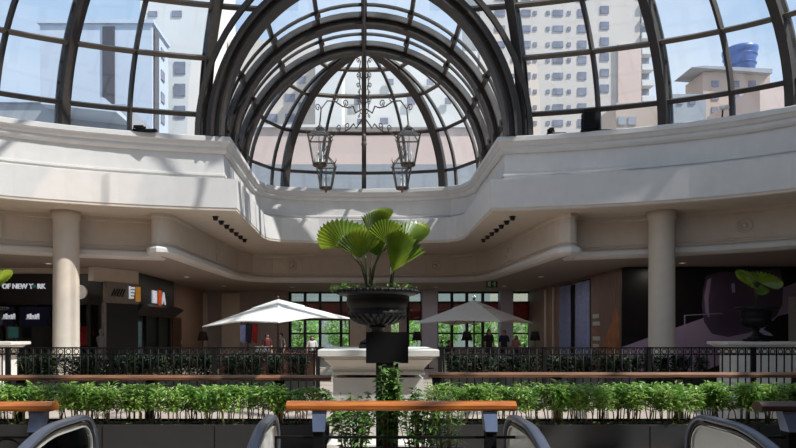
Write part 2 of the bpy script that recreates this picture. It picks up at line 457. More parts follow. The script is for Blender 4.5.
g = MB(); n = 72; zz = [0, .78, 1.7, 2.56, 3.4, 4.1, 4.9, 5.7, 6.5, 7.2, 7.9, 8.5, 8.95, 9.3, 9.55]
for j in range(len(zz) - 1):
    for i in range(n):
        q = [dome_pt(2 * PI * (i + a) / n, zz[j + b_]) for a, b_ in ((0, 0), (1, 0), (1, 1), (0, 1))]
        if sum(in_vault(p) for p in q) >= 2: continue
        g.add(q, [(0, 1, 2, 3)])
g.build('glazing', pane, DOME)

# ------------------------------------------------------------------ barrel vault and apse
VAULT = thing('glass_vault', (0, 22, 8), 'short glass barrel vault between dome and apse', 'glass roof', kind='structure')
def arch(R, y, lean=0, n=40, zs=0):
    return [Vector((-R * cos(PI * i / n), y - lean * (sin(PI * i / n)) ** 2, ZV + zs + R * sin(PI * i / n))) for i in range(n + 1)]
Y3 = 24.5
for k, (R, y, ln, w, h) in enumerate(((R_V, 20.25, 1.1, .62, .5), (R_V, 22.3, 0, .46, .46), (R_V, Y3, 0, .46, .46))):
    b = MB(); pts = arch(R, y, ln)
    b.rib(pts, w, .08, lambda i, pts=pts: pts[i] - Vector((0, pts[i].y, ZV))); pin = [p + (Vector((0, p.y, ZV)) - p).normalized() * h * .5 for p in pts]
    b.rib(pts, .22, h, lambda i, pts=pts: pts[i] - Vector((0, pts[i].y, ZV)))
    b.rib(pin, w * .8, .07, lambda i, pts=pts: pts[i] - Vector((0, pts[i].y, ZV)))
    b.build('arch', bronze, VAULT)
b = MB(); pts = arch(5.4, 20.1, 1.2); b.rib(pts, .12, .16, lambda i, pts=pts: pts[i] - Vector((0, pts[i].y, ZV))); b.build('arch', bronze, VAULT)
for y in (21.3, 23.4):
    b = MB(); pts = arch(R_V, y); b.rib(pts, .07, .1, lambda i, pts=pts: pts[i] - Vector((0, pts[i].y, ZV))); b.build('glazing_bar', bronze, VAULT)
for d in (-80, -60, -40, -19.5, 0, 19.5, 40, 60, 80):
    a = math.radians(d); b = MB(); r = R_V + .02
    y0 = 20.25 - 1.1 * cos(a) ** 2
    e = Vector((sin(a), 0, cos(a)))
    b.rib([Vector((r * sin(a), y, ZV + r * cos(a))) for y in (y0, 22.3, Y3)], .2 if d == 0 else .13, .16, e)
    for y in (21.3, 22.3, 23.4): b.rib([Vector((r * sin(a), y - .12, ZV + r * cos(a))) - e * .12, Vector((r * sin(a), y + .12, ZV + r * cos(a))) - e * .12], .2, .1, e)
    b.build('purlin', bronze, VAULT)
g = MB(); n = 24
for i in range(n):
    a0, a1 = PI * i / n, PI * (i + 1) / n
    for ya, yb_ in ((0, 1), (1, 2)):
        def vp(a, q): yy = (20.25 - 1.1 * sin(a) ** 2, 22.3, Y3)[q]; return Vector((-R_V * cos(a), yy, ZV + R_V * sin(a)))
        g.add([vp(a0, ya), vp(a1, ya), vp(a1, yb_), vp(a0, yb_)], [(0, 1, 2, 3)])
g.build('glazing', pane, VAULT)
APSE = thing('glass_apse', (0, Y3, 8), 'faceted glass half dome closing the barrel vault', 'glass roof', kind='structure')
BASE = [(-4.9, 24.5), (-4.8, 25.9), (-4.05, 27.2), (-3.55, 27.5), (-1.95, 27.85), (0, 27.95), (1.95, 27.85), (3.55, 27.5), (4.05, 27.2), (4.8, 25.9), (4.9, 24.5)]
APX = Vector((0, Y3, 0))
def apse_pt(k, z):
    s = sqrt(max(0, 1 - (z / R_V) ** 2)); x, y = BASE[k]; return Vector((x * s, Y3 + (y - Y3) * s, 8 + z))
AZ = [0, .80, 2.45, 3.78, 4.55]
for k in range(1, 10):
    thick = k in (3, 7)
    pts = [apse_pt(k, R_V * sin(PI / 2 * i / 20 * .99)) for i in range(21)]
    b = MB(); ref = lambda i, pts=pts: pts[i] - Vector((0, Y3 - 1, 7))
    if thick: b.rib(pts, .16, .36, ref); b.rib([p + (Vector((0, Y3 - 1, 9)) - p).normalized() * .16 for p in pts], .34, .06, ref)
    elif k == 5: b.rib(pts, .2, .2, ref)
    else: b.rib(pts, .1, .12, ref)
    b.build('rib' if thick else 'glazing_bar', bronze, APSE)
for z in AZ[1:]:
    b = MB(); pts = [apse_pt(k, z) for k in range(11)]
    b.rib(pts, .13, .13, lambda i, pts=pts: pts[i] - Vector((0, Y3 - 1, 7))); b.build('ring', bronze2 if z > 3 else bronze, APSE)
g = MB(); za = [0, .8, 1.6, 2.45, 3.1, 3.78, 4.2, 4.55, 4.8, 4.9]
for j in range(len(za) - 1):
    for k in range(10): g.add([apse_pt(k, za[j]), apse_pt(k + 1, za[j]), apse_pt(k + 1, za[j + 1]), apse_pt(k, za[j + 1])], [(0, 1, 2, 3)])
g.build('glazing', pane, APSE)

# ------------------------------------------------------------------ soffit spotlights
for sx in (-1, 1):
    for i in range(7):
        y = 20.75 + i * .84
        r = thing('downlight', (sx * 4.97, y, 5.5), 'small black spotlight in the row under the soffit %s of the plant' % ('left' if sx < 0 else 'right'), 'spotlight', 'spotlights %s of the bay' % ('left' if sx < 0 else 'right'))
        b = MB(); b.lathe([(.085, 5.5), (.085, 5.42), (.06, 5.38), (.02, 5.40)], (sx * 4.97, y, 0), 12); b.build('housing', lensm, r)
        b = MB(); b.lathe([(.11, 5.519), (.11, 5.49), (.08, 5.49)], (sx * 4.97, y, 0), 12); b.build('flange', lensm, r)

# ------------------------------------------------------------------ pedestals and urns
def pedestal(cx, cy, half, top, label, k=1.0):
    r = thing('pedestal', (cx, cy, 0), label, 'pedestal', 'white moulded pedestals')
    h = half
    b = MB(); b.sq([(h * .86, 0), (h * .86, .16), (h * .82, .2), (h * .78, .24)], (cx, cy, 0), k); b.build('base', pedm, r)
    b = MB(); b.sq([(h * .76, .2), (h * .76, top - .38)], (cx, cy, 0), k); b.build('shaft', pedm, r)
    b = MB(); b.sq([(h * .76, top - .34), (h * .785, top - .335), (h * .785, top - .30), (h * .76, top - .295), (h * .77, top - .26), (h * .80, top - .22), (h * .86, top - .17), (h * .9, top - .14), (h * .9, top - .115), (h * .94, top - .11), (h * .94, top - .09), (h, top - .085), (h, top - .01), (h * .985, top)], (cx, cy, 0), k)
    b.build('cap', pedm, r)
    return r
PX, PY, PT = .19, 8.85, 1.42
pedestal(PX, PY, .79, PT, 'white moulded pedestal in the middle carrying the nearest black urn')
pedestal(12.1, 18.9, .55, 1.36, 'white pedestal behind the railing at right beside the dark hoarding', 2.45)
pedestal(-11.8, 18.75, .55, 1.36, 'white pedestal behind the railing at left beside the column', 2.6)
def urn(cx, cy, z, s, label, sc=(1, 1, 1)):
    r = thing('urn', (cx, cy, z), label, 'urn', 'black stone urns on pedestals'); c = (cx, cy, z)
    P = lambda l: [(a * s, b_ * s) for a, b_ in l]
    b = MB(); b.sq(P([(.26, 0), (.26, .06)]), c); b.lathe(P([(.25, .06), (.25, .09), (.2, .12), (.11, .17), (.085, .22), (.085, .27), (.12, .29), (.12, .31), (.09, .33)]), c, 32); b.build('foot', urnm, r)
    b = MB(); b.lathe(P([(.1, .32), (.2, .35), (.34, .41), (.41, .47), (.42, .5), (.39, .53), (.39, .56), (.43, .60), (.44, .68), (.43, .72), (.47, .75)]), c, 40)
    for i in range(24):
        a = 2 * PI * i / 24; e = Vector((cos(a), sin(a), 0))
        b.tube([Vector(c) + (e * q[0] + Vector((0, 0, q[1]))) * s for q in ((.14, .33), (.27, .37), (.37, .43), (.415, .485))], [.012 * s, .025 * s, .03 * s, .012 * s], 5)
    b.build('bowl', urnm, r)
    b = MB(); b.lathe(P([(.47, .74), (.55, .76), (.57, .785), (.575, .81), (.56, .83), (.5, .835), (.48, .78)]), c, 40)
    for i in range(36):
        a = 2 * PI * (i + .5) / 36
        b.lathe(P([(.001, .765), (.024, .775), (.03, .795), (.02, .82), (.001, .83)]), Vector(c) + Vector((cos(a), sin(a), 0)) * .565 * s, 6)
    b.build('rim', urnm, r)
    b = MB(); b.lathe(P([(.5, .78), (.3, .80), (0.001, .82)]), c, 24); b.build('soil', soil, r)
    r.scale = sc
    return r
urn(PX, PY, PT, 1.0, 'nearest black stone urn on the middle pedestal')
urn(11.95, 18.9, 1.36, 1.15, 'black urn on the right pedestal in front of the wine glass hoarding', (.86, .86, 1.1))
urn(-11.4, 18.75, 1.36, 1.15, 'black urn on the left pedestal in front of the sign lettered shop', (.86, .86, 1.1))
# fan palms
def fan_leaf(b, j, u, nrm, R, spread=math.radians(230), folds=15, cup=.25):
    j, u, nrm = Vector(j), Vector(u).normalized(), Vector(nrm)
    nrm = (nrm - u * nrm.dot(u)).normalized(); s = u.cross(nrm)
    vs = [j]; N = folds * 2
    for ring, rr in ((1, .5), (2, .86), (3, 1.0)):
        for k in range(N + 1):
            a = -spread / 2 + spread * k / N
            r = R * rr * (.86 + .14 * cos(a * .8)) * (1 if ring < 3 else (1.0 if k % 2 else .92))
            z = (1 if k % 2 else -1) * R * .035 * rr + cup * R * rr * rr * (1 - cos(a)) * .5 + R * .10 * rr * rr * (1 if ring == 3 else .6) * -.4
            vs.append(j + (u * cos(a) + s * sin(a)) * r + nrm * z)
    fs = []
    for k in range(N):
        fs.append((0, 1 + k, 2 + k))
        for q in range(2):
            o = 1 + q * (N + 1); fs.append((o + k, o + N + 1 + k, o + N + 2 + k, o + 1 + k))
    b.add(vs, fs, False)
def palm(cx, cy, z, specs, label, base=None, rb=.014):
    r = thing('fan_palm', (cx, cy, z), label, 'plant', 'fan palms in the urns')
    st = MB()
    for sp in specs:
        j, u, nn, R = sp[:4]; kw = sp[4] if len(sp) > 4 else {}
        b = MB(); fan_leaf(b, j, u, nn, R, **kw); b.build('frond', leafP, r)
        p0 = Vector((cx + kw_base(sp) , cy, z)); p1 = Vector(j)
        mid = p0.lerp(p1, .5) + Vector(((p0.x - p1.x) * .18, 0, .05))
        s_ = MB(); s_.tube([p0, p0.lerp(mid, .5) + Vector((0, 0, .02)), mid, mid.lerp(p1, .55) , p1], [rb, rb * .95, rb * .85, rb * .75, rb * .7], 6); s_.build('stalk', petm, r)
    return r
BASES = {}
def kw_base(sp): return BASES.get(id(sp), 0)
def PW(px, py, dy=0): return W(px, py, PY + dy)
specs = [
    (PW(345, 246, -.05), (-.55, .1, .8), (.15, -.8, .55), .45, dict(cup=.6, spread=math.radians(150))),
    (PW(360, 258, -.25), (-.12, -.15, 1), (-.3, -1, .25), .40, dict(cup=.5, spread=math.radians(120))),
    (PW(374, 246, .1), (.08, .2, 1), (-.6, -.75, .1), .60, dict(cup=.3, spread=math.radians(62))),
    (PW(386, 243, -.2), (.08, -.1, 1), (.3, -.9, .2), .34, dict(cup=.5, spread=math.radians(135))),
    (PW(403, 241, .1), (.78, .1, .62), (-.35, -.6, .75), .44, dict(cup=.5, spread=math.radians(140))),
    (PW(392, 272, -.15), (.38, -.1, .9), (.6, -.8, -.1), .60, dict(cup=.8, spread=math.radians(85))),
    (PW(364, 240, .3), (-.25, .5, .8), (.1, -.7, .6), .36, dict(cup=.4, spread=math.radians(150))),
    (PW(391, 238, .35), (.35, .5, .8), (-.2, -.7, .6), .36, dict(cup=.4, spread=math.radians(150))),
    (PW(378, 256, -.1), (-.1, -.2, 1), (.2, -.9, .1), .30, dict(cup=.5, spread=math.radians(120))),
]
for i, sp in enumerate(specs): BASES[id(sp)] = (-.13, -.14, -.12, -.1, .2, .21, -.15, .19, -.11)[i]
palm(PX, PY, PT + .8, specs, 'large bright green fan palm in the nearest black urn')
def side_palm(cx, cy, z, label, flip=1):
    P = lambda dx, dz, dy=0: Vector((cx + flip * dx, cy + dy, z + dz))
    sp = [(P(-.16, .74, -.1), (-flip * .9, -.1, .45), (flip * .2, -.6, .75), .62, dict(cup=.4, spread=math.radians(170))), (P(.16, .74), (flip * .9, .1, .4), (-flip * .2, -.6, .75), .6, dict(cup=.4, spread=math.radians(170))), (P(.02, .78, .1), (0, .5, .7), (0, -.8, .6), .46, dict(cup=.3, spread=math.radians(160))), (P(.04, .70, -.15), (flip * .1, -.2, -.8), (0, -1, .2), .34, dict(cup=.4, spread=math.radians(100)))]
    return palm(cx, cy, z, sp, label, rb=.02)
side_palm(11.95, 18.9, 2.38, 'low fan palm in the right urn before the wine glass hoarding')
side_palm(-11.25, 18.75, 2.38, 'low fan palm in the left urn at the picture edge', -1)
# trailing plant round the near urn rim
r = thing('trailing_plant', (PX, PY, PT + .8), 'dark creeping plant spilling over the nearest urn rim', 'plant')
b = MB(); st = MB()
for i in range(150):
    a = random.uniform(0, 2 * PI); rad = random.uniform(.2, .56); h = random.uniform(.0, .09)
    if i > 90: a = random.gauss(PI, .5); rad = random.uniform(.45, .72); h = .05 - (rad - .5) * .25 + random.uniform(-.02, .03)
    p = Vector((PX + rad * cos(a), PY + rad * sin(a), PT + .83 + h))
    b.leaf(p, (random.gauss(0, 1), random.gauss(0, 1), random.uniform(-.2, .6)), random.uniform(.05, .1), random.uniform(.03, .05), (0, 0, 1))
    if i % 5 == 0: st.tube([(PX + (rad - .15) * cos(a), PY + (rad - .15) * sin(a), PT + .815), p], .004, 4)
b.build('foliage', leafS, r)['kind'] = 'stuff'; st.build('vine', stemm, r)
# black directory sign in front of the pedestal
d = 7.55
r = thing('sign_stand', (X(387, d), d, 0), 'black back of a square sign on a post before the middle pedestal', 'sign')
b = MB(); b.box(X(366, d), X(408, d), d - .05, d + .05, Z(363, d), Z(332, d)); b.build('board', blackm, r)
b = MB(); b.box(X(376, d), X(398, d), d - .04, d + .04, .04, Z(362, d)); b.build('post', blackm, r)
b = MB(); b.box(X(370, d), X(404, d), d - .22, d + .22, 0, .04); b.build('base', blackm, r)

# ------------------------------------------------------------------ hedges
def hedge_proto(name, seed, h, stem_h, nl, mt, spread, leafl):
    rnd = random.Random(seed)
    root = thing(name, (0, 0, 0), 'x', 'plant')
    s = MB(); f = MB()
    tips = []
    for i in range(rnd.randint(4, 5)):
        bx, by = rnd.uniform(-spread * .7, spread * .7), rnd.uniform(-.12, .12)
        tx, ty = bx + rnd.gauss(0, .06), by + rnd.gauss(0, .06); hh = h * rnd.uniform(.8, .98)
        pts = [Vector((bx, by, 0)), Vector((bx + (tx - bx) * .3 + rnd.gauss(0, .015), by, hh * .35)), Vector((bx + (tx - bx) * .7, ty, hh * .7)), Vector((tx, ty, hh))]
        s.tube(pts, [.009, .008, .006, .003], 5); tips.append(pts)
        for k in range(nl):
            t = rnd.uniform(stem_h / h, 1.0) ** .8
            q = t * 3; a = min(2, int(q)); p = pts[a].lerp(pts[a + 1], q - a)
            ang = rnd.uniform(0, 2 * PI); dn = Vector((cos(ang), sin(ang), rnd.uniform(-.5, .9)))
            f.leaf(p + Vector((cos(ang), sin(ang), 0)) * rnd.uniform(0, .08), dn, leafl * rnd.uniform(.7, 1.3), leafl * rnd.uniform(.28, .42), (rnd.gauss(0, .4), rnd.gauss(0, .4), 1))
    for k in range(3):
        a = rnd.uniform(0, 6.28); f.leaf((cos(a) * .1, sin(a) * .1, .02), (cos(a), sin(a), .3), leafl, leafl * .4, (0, 0, 1))
    s.build('stems', stemm, root); f.build('foliage', mt, root)
    return root
def kids(o): return [k for k in list(COL.objects) if k.parent == o]
protos = [(p, kids(p)) for p in [hedge_proto('hedge_plant', 11 + i, .585, .18, 92, leafA, .2, .09) for i in range(6)]]
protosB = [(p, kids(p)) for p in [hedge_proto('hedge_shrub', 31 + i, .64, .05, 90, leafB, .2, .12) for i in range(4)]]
used = {}
def place(protos, loc, rot, label, cat, group, sc=1.0):
    i = random.randrange(len(protos)); o, ch = protos[i]
    if id(o) not in used: used[id(o)] = 1; c = o
    else:
        c = o.copy(); COL.objects.link(c)
        for k in ch:
            kk = k.copy(); COL.objects.link(kk); kk.parent = c
    c.location = loc; c.rotation_euler = (0, 0, rot); c.scale = (sc, sc, sc); tag(c, label, cat, group)
def planter(x0, x1, y0, y1, h, label, group):
    r = thing('planter', ((x0 + x1) / 2, (y0 + y1) / 2, 0), label, 'planter', group)
    b = MB(); t = .04
    b.box(x0, x1, y0, y0 + t, 0, h); b.box(x0, x1, y1 - t, y1, 0, h); b.box(x0, x0 + t, y0 + t, y1 - t, 0, h); b.box(x1 - t, x1, y0 + t, y1 - t, 0, h)
    n = max(1, round((x1 - x0) / 1.5))
    b.build('box', planterm, r)
    b = MB()
    for i in range(1, n): b.box(x0 + (x1 - x0) * i / n - .006, x0 + (x1 - x0) * i / n + .006, y0 - .004, y0 + .01, .02, h - .02)
    if n > 1: b.build('joint_strip', blackm, r)
    b = MB(); b.box(x0 + t, x1 - t, y0 + t, y1 - t, .02, h - .03); b.build('soil', soil, r)
for side, x0, x1 in (('left', -8.4, -.52), ('right', .96, 8.6)):
    planter(x0, x1, 8.7, 9.35, .345, 'long charcoal planter of the leafy front hedge, %s of the pedestal' % side, 'charcoal front planters')
    n = int((x1 - x0) / .15)
    for i in range(n):
        place(protos, (x0 + .12 + (x1 - x0 - .24) * (i + random.uniform(-.25, .25) + .5) / n, random.uniform(8.9, 9.15), .31), random.uniform(0, 6.28), 'slender green hedge plant in the front planter %s of the pedestal' % side, 'plant', 'hedge plants %s of the pedestal' % side, random.uniform(.93, 1.06))
for side, x0, x1 in (('left', -9.7, -1.35), ('right', 2.0, 9.5)):
    planter(x0, x1, 16.7, 17.4, .42, 'long planter of the dark hedge behind the iron railing, %s side' % side, 'rear planters')
    n = int((x1 - x0) / .3)
    for i in range(n):
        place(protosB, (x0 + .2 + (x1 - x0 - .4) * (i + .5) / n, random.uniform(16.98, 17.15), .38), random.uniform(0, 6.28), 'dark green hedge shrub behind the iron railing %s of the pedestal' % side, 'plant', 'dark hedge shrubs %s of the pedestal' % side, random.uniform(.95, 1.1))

# ------------------------------------------------------------------ wood-topped guardrails
def guardrail(x0, x1, y, posts, label, wood=woodm, bars=True, brk=steelb, zt=.98, ring_xs=()):
    r = thing('guardrail', ((x0 + x1) / 2, y, 0), label, 'railing', 'wood topped guardrails')
    b = MB(); c = .018; z0, z1 = zt - .085, zt
    pr = [(-.08, z0 + c), (-.08 + c, z0), (.08 - c, z0), (.08, z0 + c), (.08, z1 - .034), (.05, z1), (-.035, z1), (-.08, z1 - .034)]
    vs = [(x, y + a, z) for x in (x0, x1) for a, z in pr]
    b.add(vs, [tuple(range(8))[::-1], tuple(range(8, 16))] + [(i, (i + 1) % 8, 8 + (i + 1) % 8, 8 + i) for i in range(8)])
    b.build('wood_top', wood, r)
    for px in posts:
        p = MB()
        p.add([(px - .07, y - .05, z0), (px + .07, y - .05, z0), (px + .07, y + .05, z0), (px - .07, y + .05, z0), (px - .055, y - .13, z0 - .19), (px + .055, y - .13, z0 - .19), (px + .055, y + .0, z0 - .19), (px - .055, y + .0, z0 - .19)],
              [(0, 1, 2, 3), (7, 6, 5, 4), (0, 4, 5, 1), (1, 5, 6, 2), (2, 6, 7, 3), (3, 7, 4, 0)])
        p.build('bracket', brk, r)
        p = MB(); p.box(px - .05, px + .05, y - .11, y - .01, 0, z0 - .19); p.build('post', blackm, r)
    if bars:
        e0, e1 = x0 - .1, x1 + .04
        for z in (.64, .14):
            p = MB(); p.bar((e0, y - .05, z), (e1, y - .05, z), .025, .025); p.build('bar', ironm, r)
        for xx in (e0, e1):
            p = MB(); p.bar((xx, y - .05, .13), (xx, y - .05, .65), .025, .025, (0, 1, 0)); p.build('upright', ironm, r)
    for q in ring_xs:
        p = MB(); p.tube([(q + .17 * cos(a), y - .05, .45 + .17 * sin(a)) for a in [2 * PI * i / 24 for i in range(24)]], .012, 6, True); p.build('iron_ring', ironm, r)
    return r
guardrail(X(287, 6), X(515, 6), 6.0, (X(319.5, 6), X(489, 6)), 'near wood topped guardrail between the two escalators, before the pedestal')
guardrail(-7.5, X(55, 6), 6.0, (X(40, 6), -5.0, -7.2), 'near wood topped guardrail at the left picture edge', zt=.975, ring_xs=(X(10, 6), -3.9, -4.5))
guardrail(X(757, 6), 7.8, 6.0, (X(786, 6), 6.0, 7.5), 'near wood topped guardrail at the right picture edge', wood=wooddk, zt=.975)  # darker wood carries the shade of this corner in its colour
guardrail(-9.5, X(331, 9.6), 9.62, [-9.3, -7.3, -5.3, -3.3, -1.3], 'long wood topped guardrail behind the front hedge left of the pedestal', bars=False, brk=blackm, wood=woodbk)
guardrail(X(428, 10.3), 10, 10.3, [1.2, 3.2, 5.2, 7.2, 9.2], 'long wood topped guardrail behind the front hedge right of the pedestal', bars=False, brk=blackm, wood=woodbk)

# ------------------------------------------------------------------ shrub before the pedestal
d = 7.0
planter(X(338, d), X(470, d), 6.75, 7.3, .3, 'low dark planter between the near guardrail and the pedestal', None)
def shrub(cx, cy, z0, h, n, rw, nl, ll, label, seed, lw=.5):
    rnd = random.Random(seed); r = thing('leafy_shrub', (cx, cy, z0), label, 'plant')
    s = MB(); f = MB()
    for i in range(n):
        a = rnd.uniform(0, 2 * PI); k = sqrt(rnd.uniform(0, 1)) * rw; hh = h * rnd.uniform(.6, 1.05)
        p0 = Vector((cx + k * .4 * cos(a), cy + .4 * k * .5 * sin(a), z0)); p2 = Vector((cx + k * cos(a), cy + k * .5 * sin(a), z0 + hh)); p1 = p0.lerp(p2, .5) + Vector((0, 0, .08 * h))
        s.tube([p0, p1, p2], [.007, .005, .002], 5)
        for q in range(nl):
            t = rnd.uniform(.15, 1); p = (p0.lerp(p1, t * 2) if t < .5 else p1.lerp(p2, t * 2 - 1)); an = rnd.uniform(0, 2 * PI)
            f.leaf(p, (cos(an), sin(an), rnd.uniform(-.4, .6)), ll * rnd.uniform(.7, 1.3), ll * lw * rnd.uniform(.8, 1.1), (rnd.gauss(0, .5), rnd.gauss(0, .5), 1))
    s.build('stems', stemm, r); f.build('foliage', leafS, r)
    return r
shrub(X(355, d), 7.0, .27, .72, 20, .36, 28, .09, 'small leaved shrub left in the planter behind the near guardrail', 3)
shrub(X(387, d), 7.05, .27, 1.02, 20, .17, 40, .09, 'tallest shrub before the black sign post', 4)
shrub(X(418, d), 7.0, .27, .74, 20, .36, 28, .09, 'small leaved shrub right of the black sign post', 5)
shrub(X(446, d), 7.0, .27, .82, 14, .26, 16, .15, 'narrow leaved shrub at the right end of the near planter', 6, .16)

# ------------------------------------------------------------------ escalators
def balustrade(root, x, pm, out):
    """one side of an escalator; far newel at y=6.3, descends towards the viewer"""
    def curve(off, zt):
        r = .30 - off
        c = Vector((x, 6.0, zt - .30)); pts = [c + Vector((0, r * sin(a), -r * -cos(a))) for a in [PI * .92 - PI * .92 * i / 24 for i in range(25)]]
        pts += [Vector((x, 5.55, zt - off))] + [Vector((x, 5.55 - 1.05 * q / 10, zt - off - .38 * (q / 10) ** 1.75)) for q in range(1, 11)] + [ Vector((x, -2.6, zt - off - .38 - 7.1 * math.tan(math.radians(30))))]
        return pts
    h = MB(); h.rrib(curve(0, .82), .055, .1, (1, 0, 0)); h.build('handrail', rubber, root)
    for k, o in enumerate((.05, .085)):
        h = MB(); h.rib(curve(o, .82), .014, .06, (1, 0, 0)); h.build('newel_trim', trimm if k else bronze, root)
    # panel: area between the trim curve and the deck
    top = curve(.09, .82)[10:]; low = [Vector((x, p.y, min(p.z - .1, 0.02 if p.y > 5.2 else p.z - .72))) for p in top]
    n = len(top); g = MB(); vs = []
    for s_ in (-.012, .012): vs += [p + Vector((s_, 0, 0)) for p in top] + [p + Vector((s_, 0, 0)) for p in low]
    fs = []
    for i in range(n - 1):
        fs += [(i, i + 1, n + i + 1, n + i), (2 * n + i + 1, 2 * n + i, 3 * n + i, 3 * n + i + 1)]
    g.add(vs, fs); g.build('side_panel', pm, root)
    s = MB(); s.rib([Vector((x, 6.25, .0)), Vector((x, 5.0, .0)), Vector((x, 4.5, -.29)), Vector((x, -2.6, -.29 - 7.1 * .57735))], .16, .14, (1, 0, 0)); s.build('skirt', trimm, root)
def escalator(x0, x1, pms, label):
    r = thing('escalator', ((x0 + x1) / 2, 6.0, 0), label, 'escalator', 'escalators to the floor below')
    balustrade(r, x0, pms[0], -1); balustrade(r, x1, pms[1], 1)
    b = MB(); b.box(x0 + .08, x1 - .08, 5.2, 6.3, .0, .015); b.build('comb_plate', trimm, r)
    s = MB()
    n = 18
    for i in range(n):
        y = 5.2 - i * .4; z = -.01 - max(0, i - 1) * .231
        s.box(x0 + .08, x1 - .08, y - .4, y, z - .26, z)
    s.build('steps', planterm, r)
    t = MB()
    for xx in (x0, x1): t.bar((xx, 4.9, -.55), (xx, -2.4, -.55 - 7.3 * .577), .2, .7, (0, 0, 1))
    t.build('truss', panelm, r)
escalator(-2.75, -.9, (balglass, panelm), 'escalator on the left with a dark glass outer balustrade')
escalator(1.46, 3.31, (panelm, panelm), 'escalator on the right with pale balustrade panels')

# ------------------------------------------------------------------ wrought iron railings
bal = MB(); bal.tube([(0, 0, .1), (0, 0, 1.22)], .02, 6)
rng = MB(); rng.tube([(.062 * cos(a), 0, 1.14 + .062 * sin(a)) for a in [2 * PI * i / 14 for i in range(14)]], .011, 5, True)
fin = MB(); fin.lathe([(.02, 1.25), (.03, 1.27), (.012, 1.29), (.001, 1.33)], (0, 0, 0), 6)
def iron_railing(x0, x1, y, label):
    r = thing('iron_railing', (x0, y, 0), label, 'railing', 'black wrought iron railings')
    for z, hh in ((1.235, .04), (1.06, .025), (.12, .03)):
        b = MB(); b.bar((x0, y, z), (x1, y, z), .04, hh); b.build('rail', ironm, r)
    n = int((x1 - x0) / .2); bs = bal.build('baluster', ironm); rs = rng.build('ring', ironm); fs = fin.build('finial', ironm)
    for i in range(n):
        xx = (i + .5) * (x1 - x0) / n
        for k, o in enumerate((bs, rs)):
            c = o if i == 0 else o.copy()
            if i: COL.objects.link(c)
            c.parent = r; c.location = (xx + (k * .5) * (x1 - x0) / n, 0, 0)
    m_ = int((x1 - x0) / 2.2)
    for i in range(m_ + 1):
        xx = x0 + (x1 - x0) * i / m_
        b = MB(); b.box(xx - .05, xx + .05, y - .05, y + .05, 0, 1.24); b.box(xx - .06, xx + .06, y - .06, y + .06, 1.24, 1.26); b.build('post', ironm, r)
    bpy.data.objects.remove(fs)
iron_railing(-12.0, X(318, 16.2), 16.2, 'black wrought iron railing before the dark hedge left of the pedestal')
iron_railing(X(440, 16.2), 12.9, 16.2, 'black wrought iron railing before the dark hedge right of the pedestal')

# ------------------------------------------------------------------ umbrellas
def parasol(cx, cy, apex, rim, R, tilt, rot, cm, label, lean=(0, 0)):
    r = thing('parasol', (cx, cy, 0), label, 'parasol', 'square canvas parasols')
    rot0 = rot; C = Vector((cx, cy, 0))
    def pt(a, k):     # k 0 apex .. 1 rim ; square with corners at a = n*90deg
        aa = (a % (PI / 2)); e = 1 / (cos(aa) + sin(aa)) if True else 1
        rad = R * k * e * (1 - .05 * sin(2 * aa) * k)
        z = apex - (apex - rim) * (k ** 1.02) + .10 * sin(2 * aa) * k * k
        x, y = rad * cos(a + rot), rad * sin(a + rot)
        return C + Vector((x, y, z + x * lean[0] + y * lean[1]))
    def cloth(k0, k1, dz, nn=5):
        b = MB(); n = 48; vs = []; fs = []
        for j in range(nn + 1):
            k = k0 + (k1 - k0) * j / nn
            vs += [pt(2 * PI * i / n, k) + Vector((0, 0, dz)) for i in range(n)]
        for j in range(nn):
            for i in range(n): fs.append((j * n + i, j * n + (i + 1) % n, (j + 1) * n + (i + 1) % n, (j + 1) * n + i))
        lo = len(vs); vs += [pt(2 * PI * i / n, k1) + Vector((0, 0, dz - .03)) for i in range(n)]
        for i in range(n): fs.append((nn * n + i, nn * n + (i + 1) % n, lo + (i + 1) % n, lo + i))
        b.add(vs, fs, False); return b
    cloth(.30, 1.0, 0).build('canopy', cm, r); cloth(0.0, .36, .03, 3).build('vent_flap', cm, r)
    b = MB(); b.lathe([(.04, apex + .05), (.06, apex + .09), (.03, apex + .13), (.001, apex + .15)], C, 10); b.build('finial', wooddk, r)
    b = MB(); b.tube([C + Vector((0, 0, .1)), C + Vector((0, 0, apex + .05))], .035, 10); b.build('pole', wooddk, r)
    for i in range(8):
        b = MB(); a = i * PI / 4
        b.tube([C + Vector((0, 0, apex - .12)), pt(a, .5) - Vector((0, 0, .06)), pt(a, .97) - Vector((0, 0, .05))], .014, 5); b.build('rib', wooddk, r)
    for i in range(4):
        b = MB(); a = i * PI / 2; b.tube([C + Vector((0, 0, rim - .1)), pt(a, .5) - Vector((0, 0, .06))], .011, 5); b.build('strut', wooddk, r)
    b = MB(); b.lathe([(.36, 0), (.36, .06), (.1, .1), (.06, .3), (.05, .32)], C, 20); b.build('base', blackm, r)
D1 = 20.8
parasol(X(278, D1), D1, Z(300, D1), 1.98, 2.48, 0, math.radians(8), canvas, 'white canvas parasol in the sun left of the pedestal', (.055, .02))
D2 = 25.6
parasol(X(474, D2), D2, Z(301, D2), 2.02, 2.62, 0, math.radians(12), canvas2, 'ecru canvas parasol in the shade right of the pedestal', (.01, -.01))

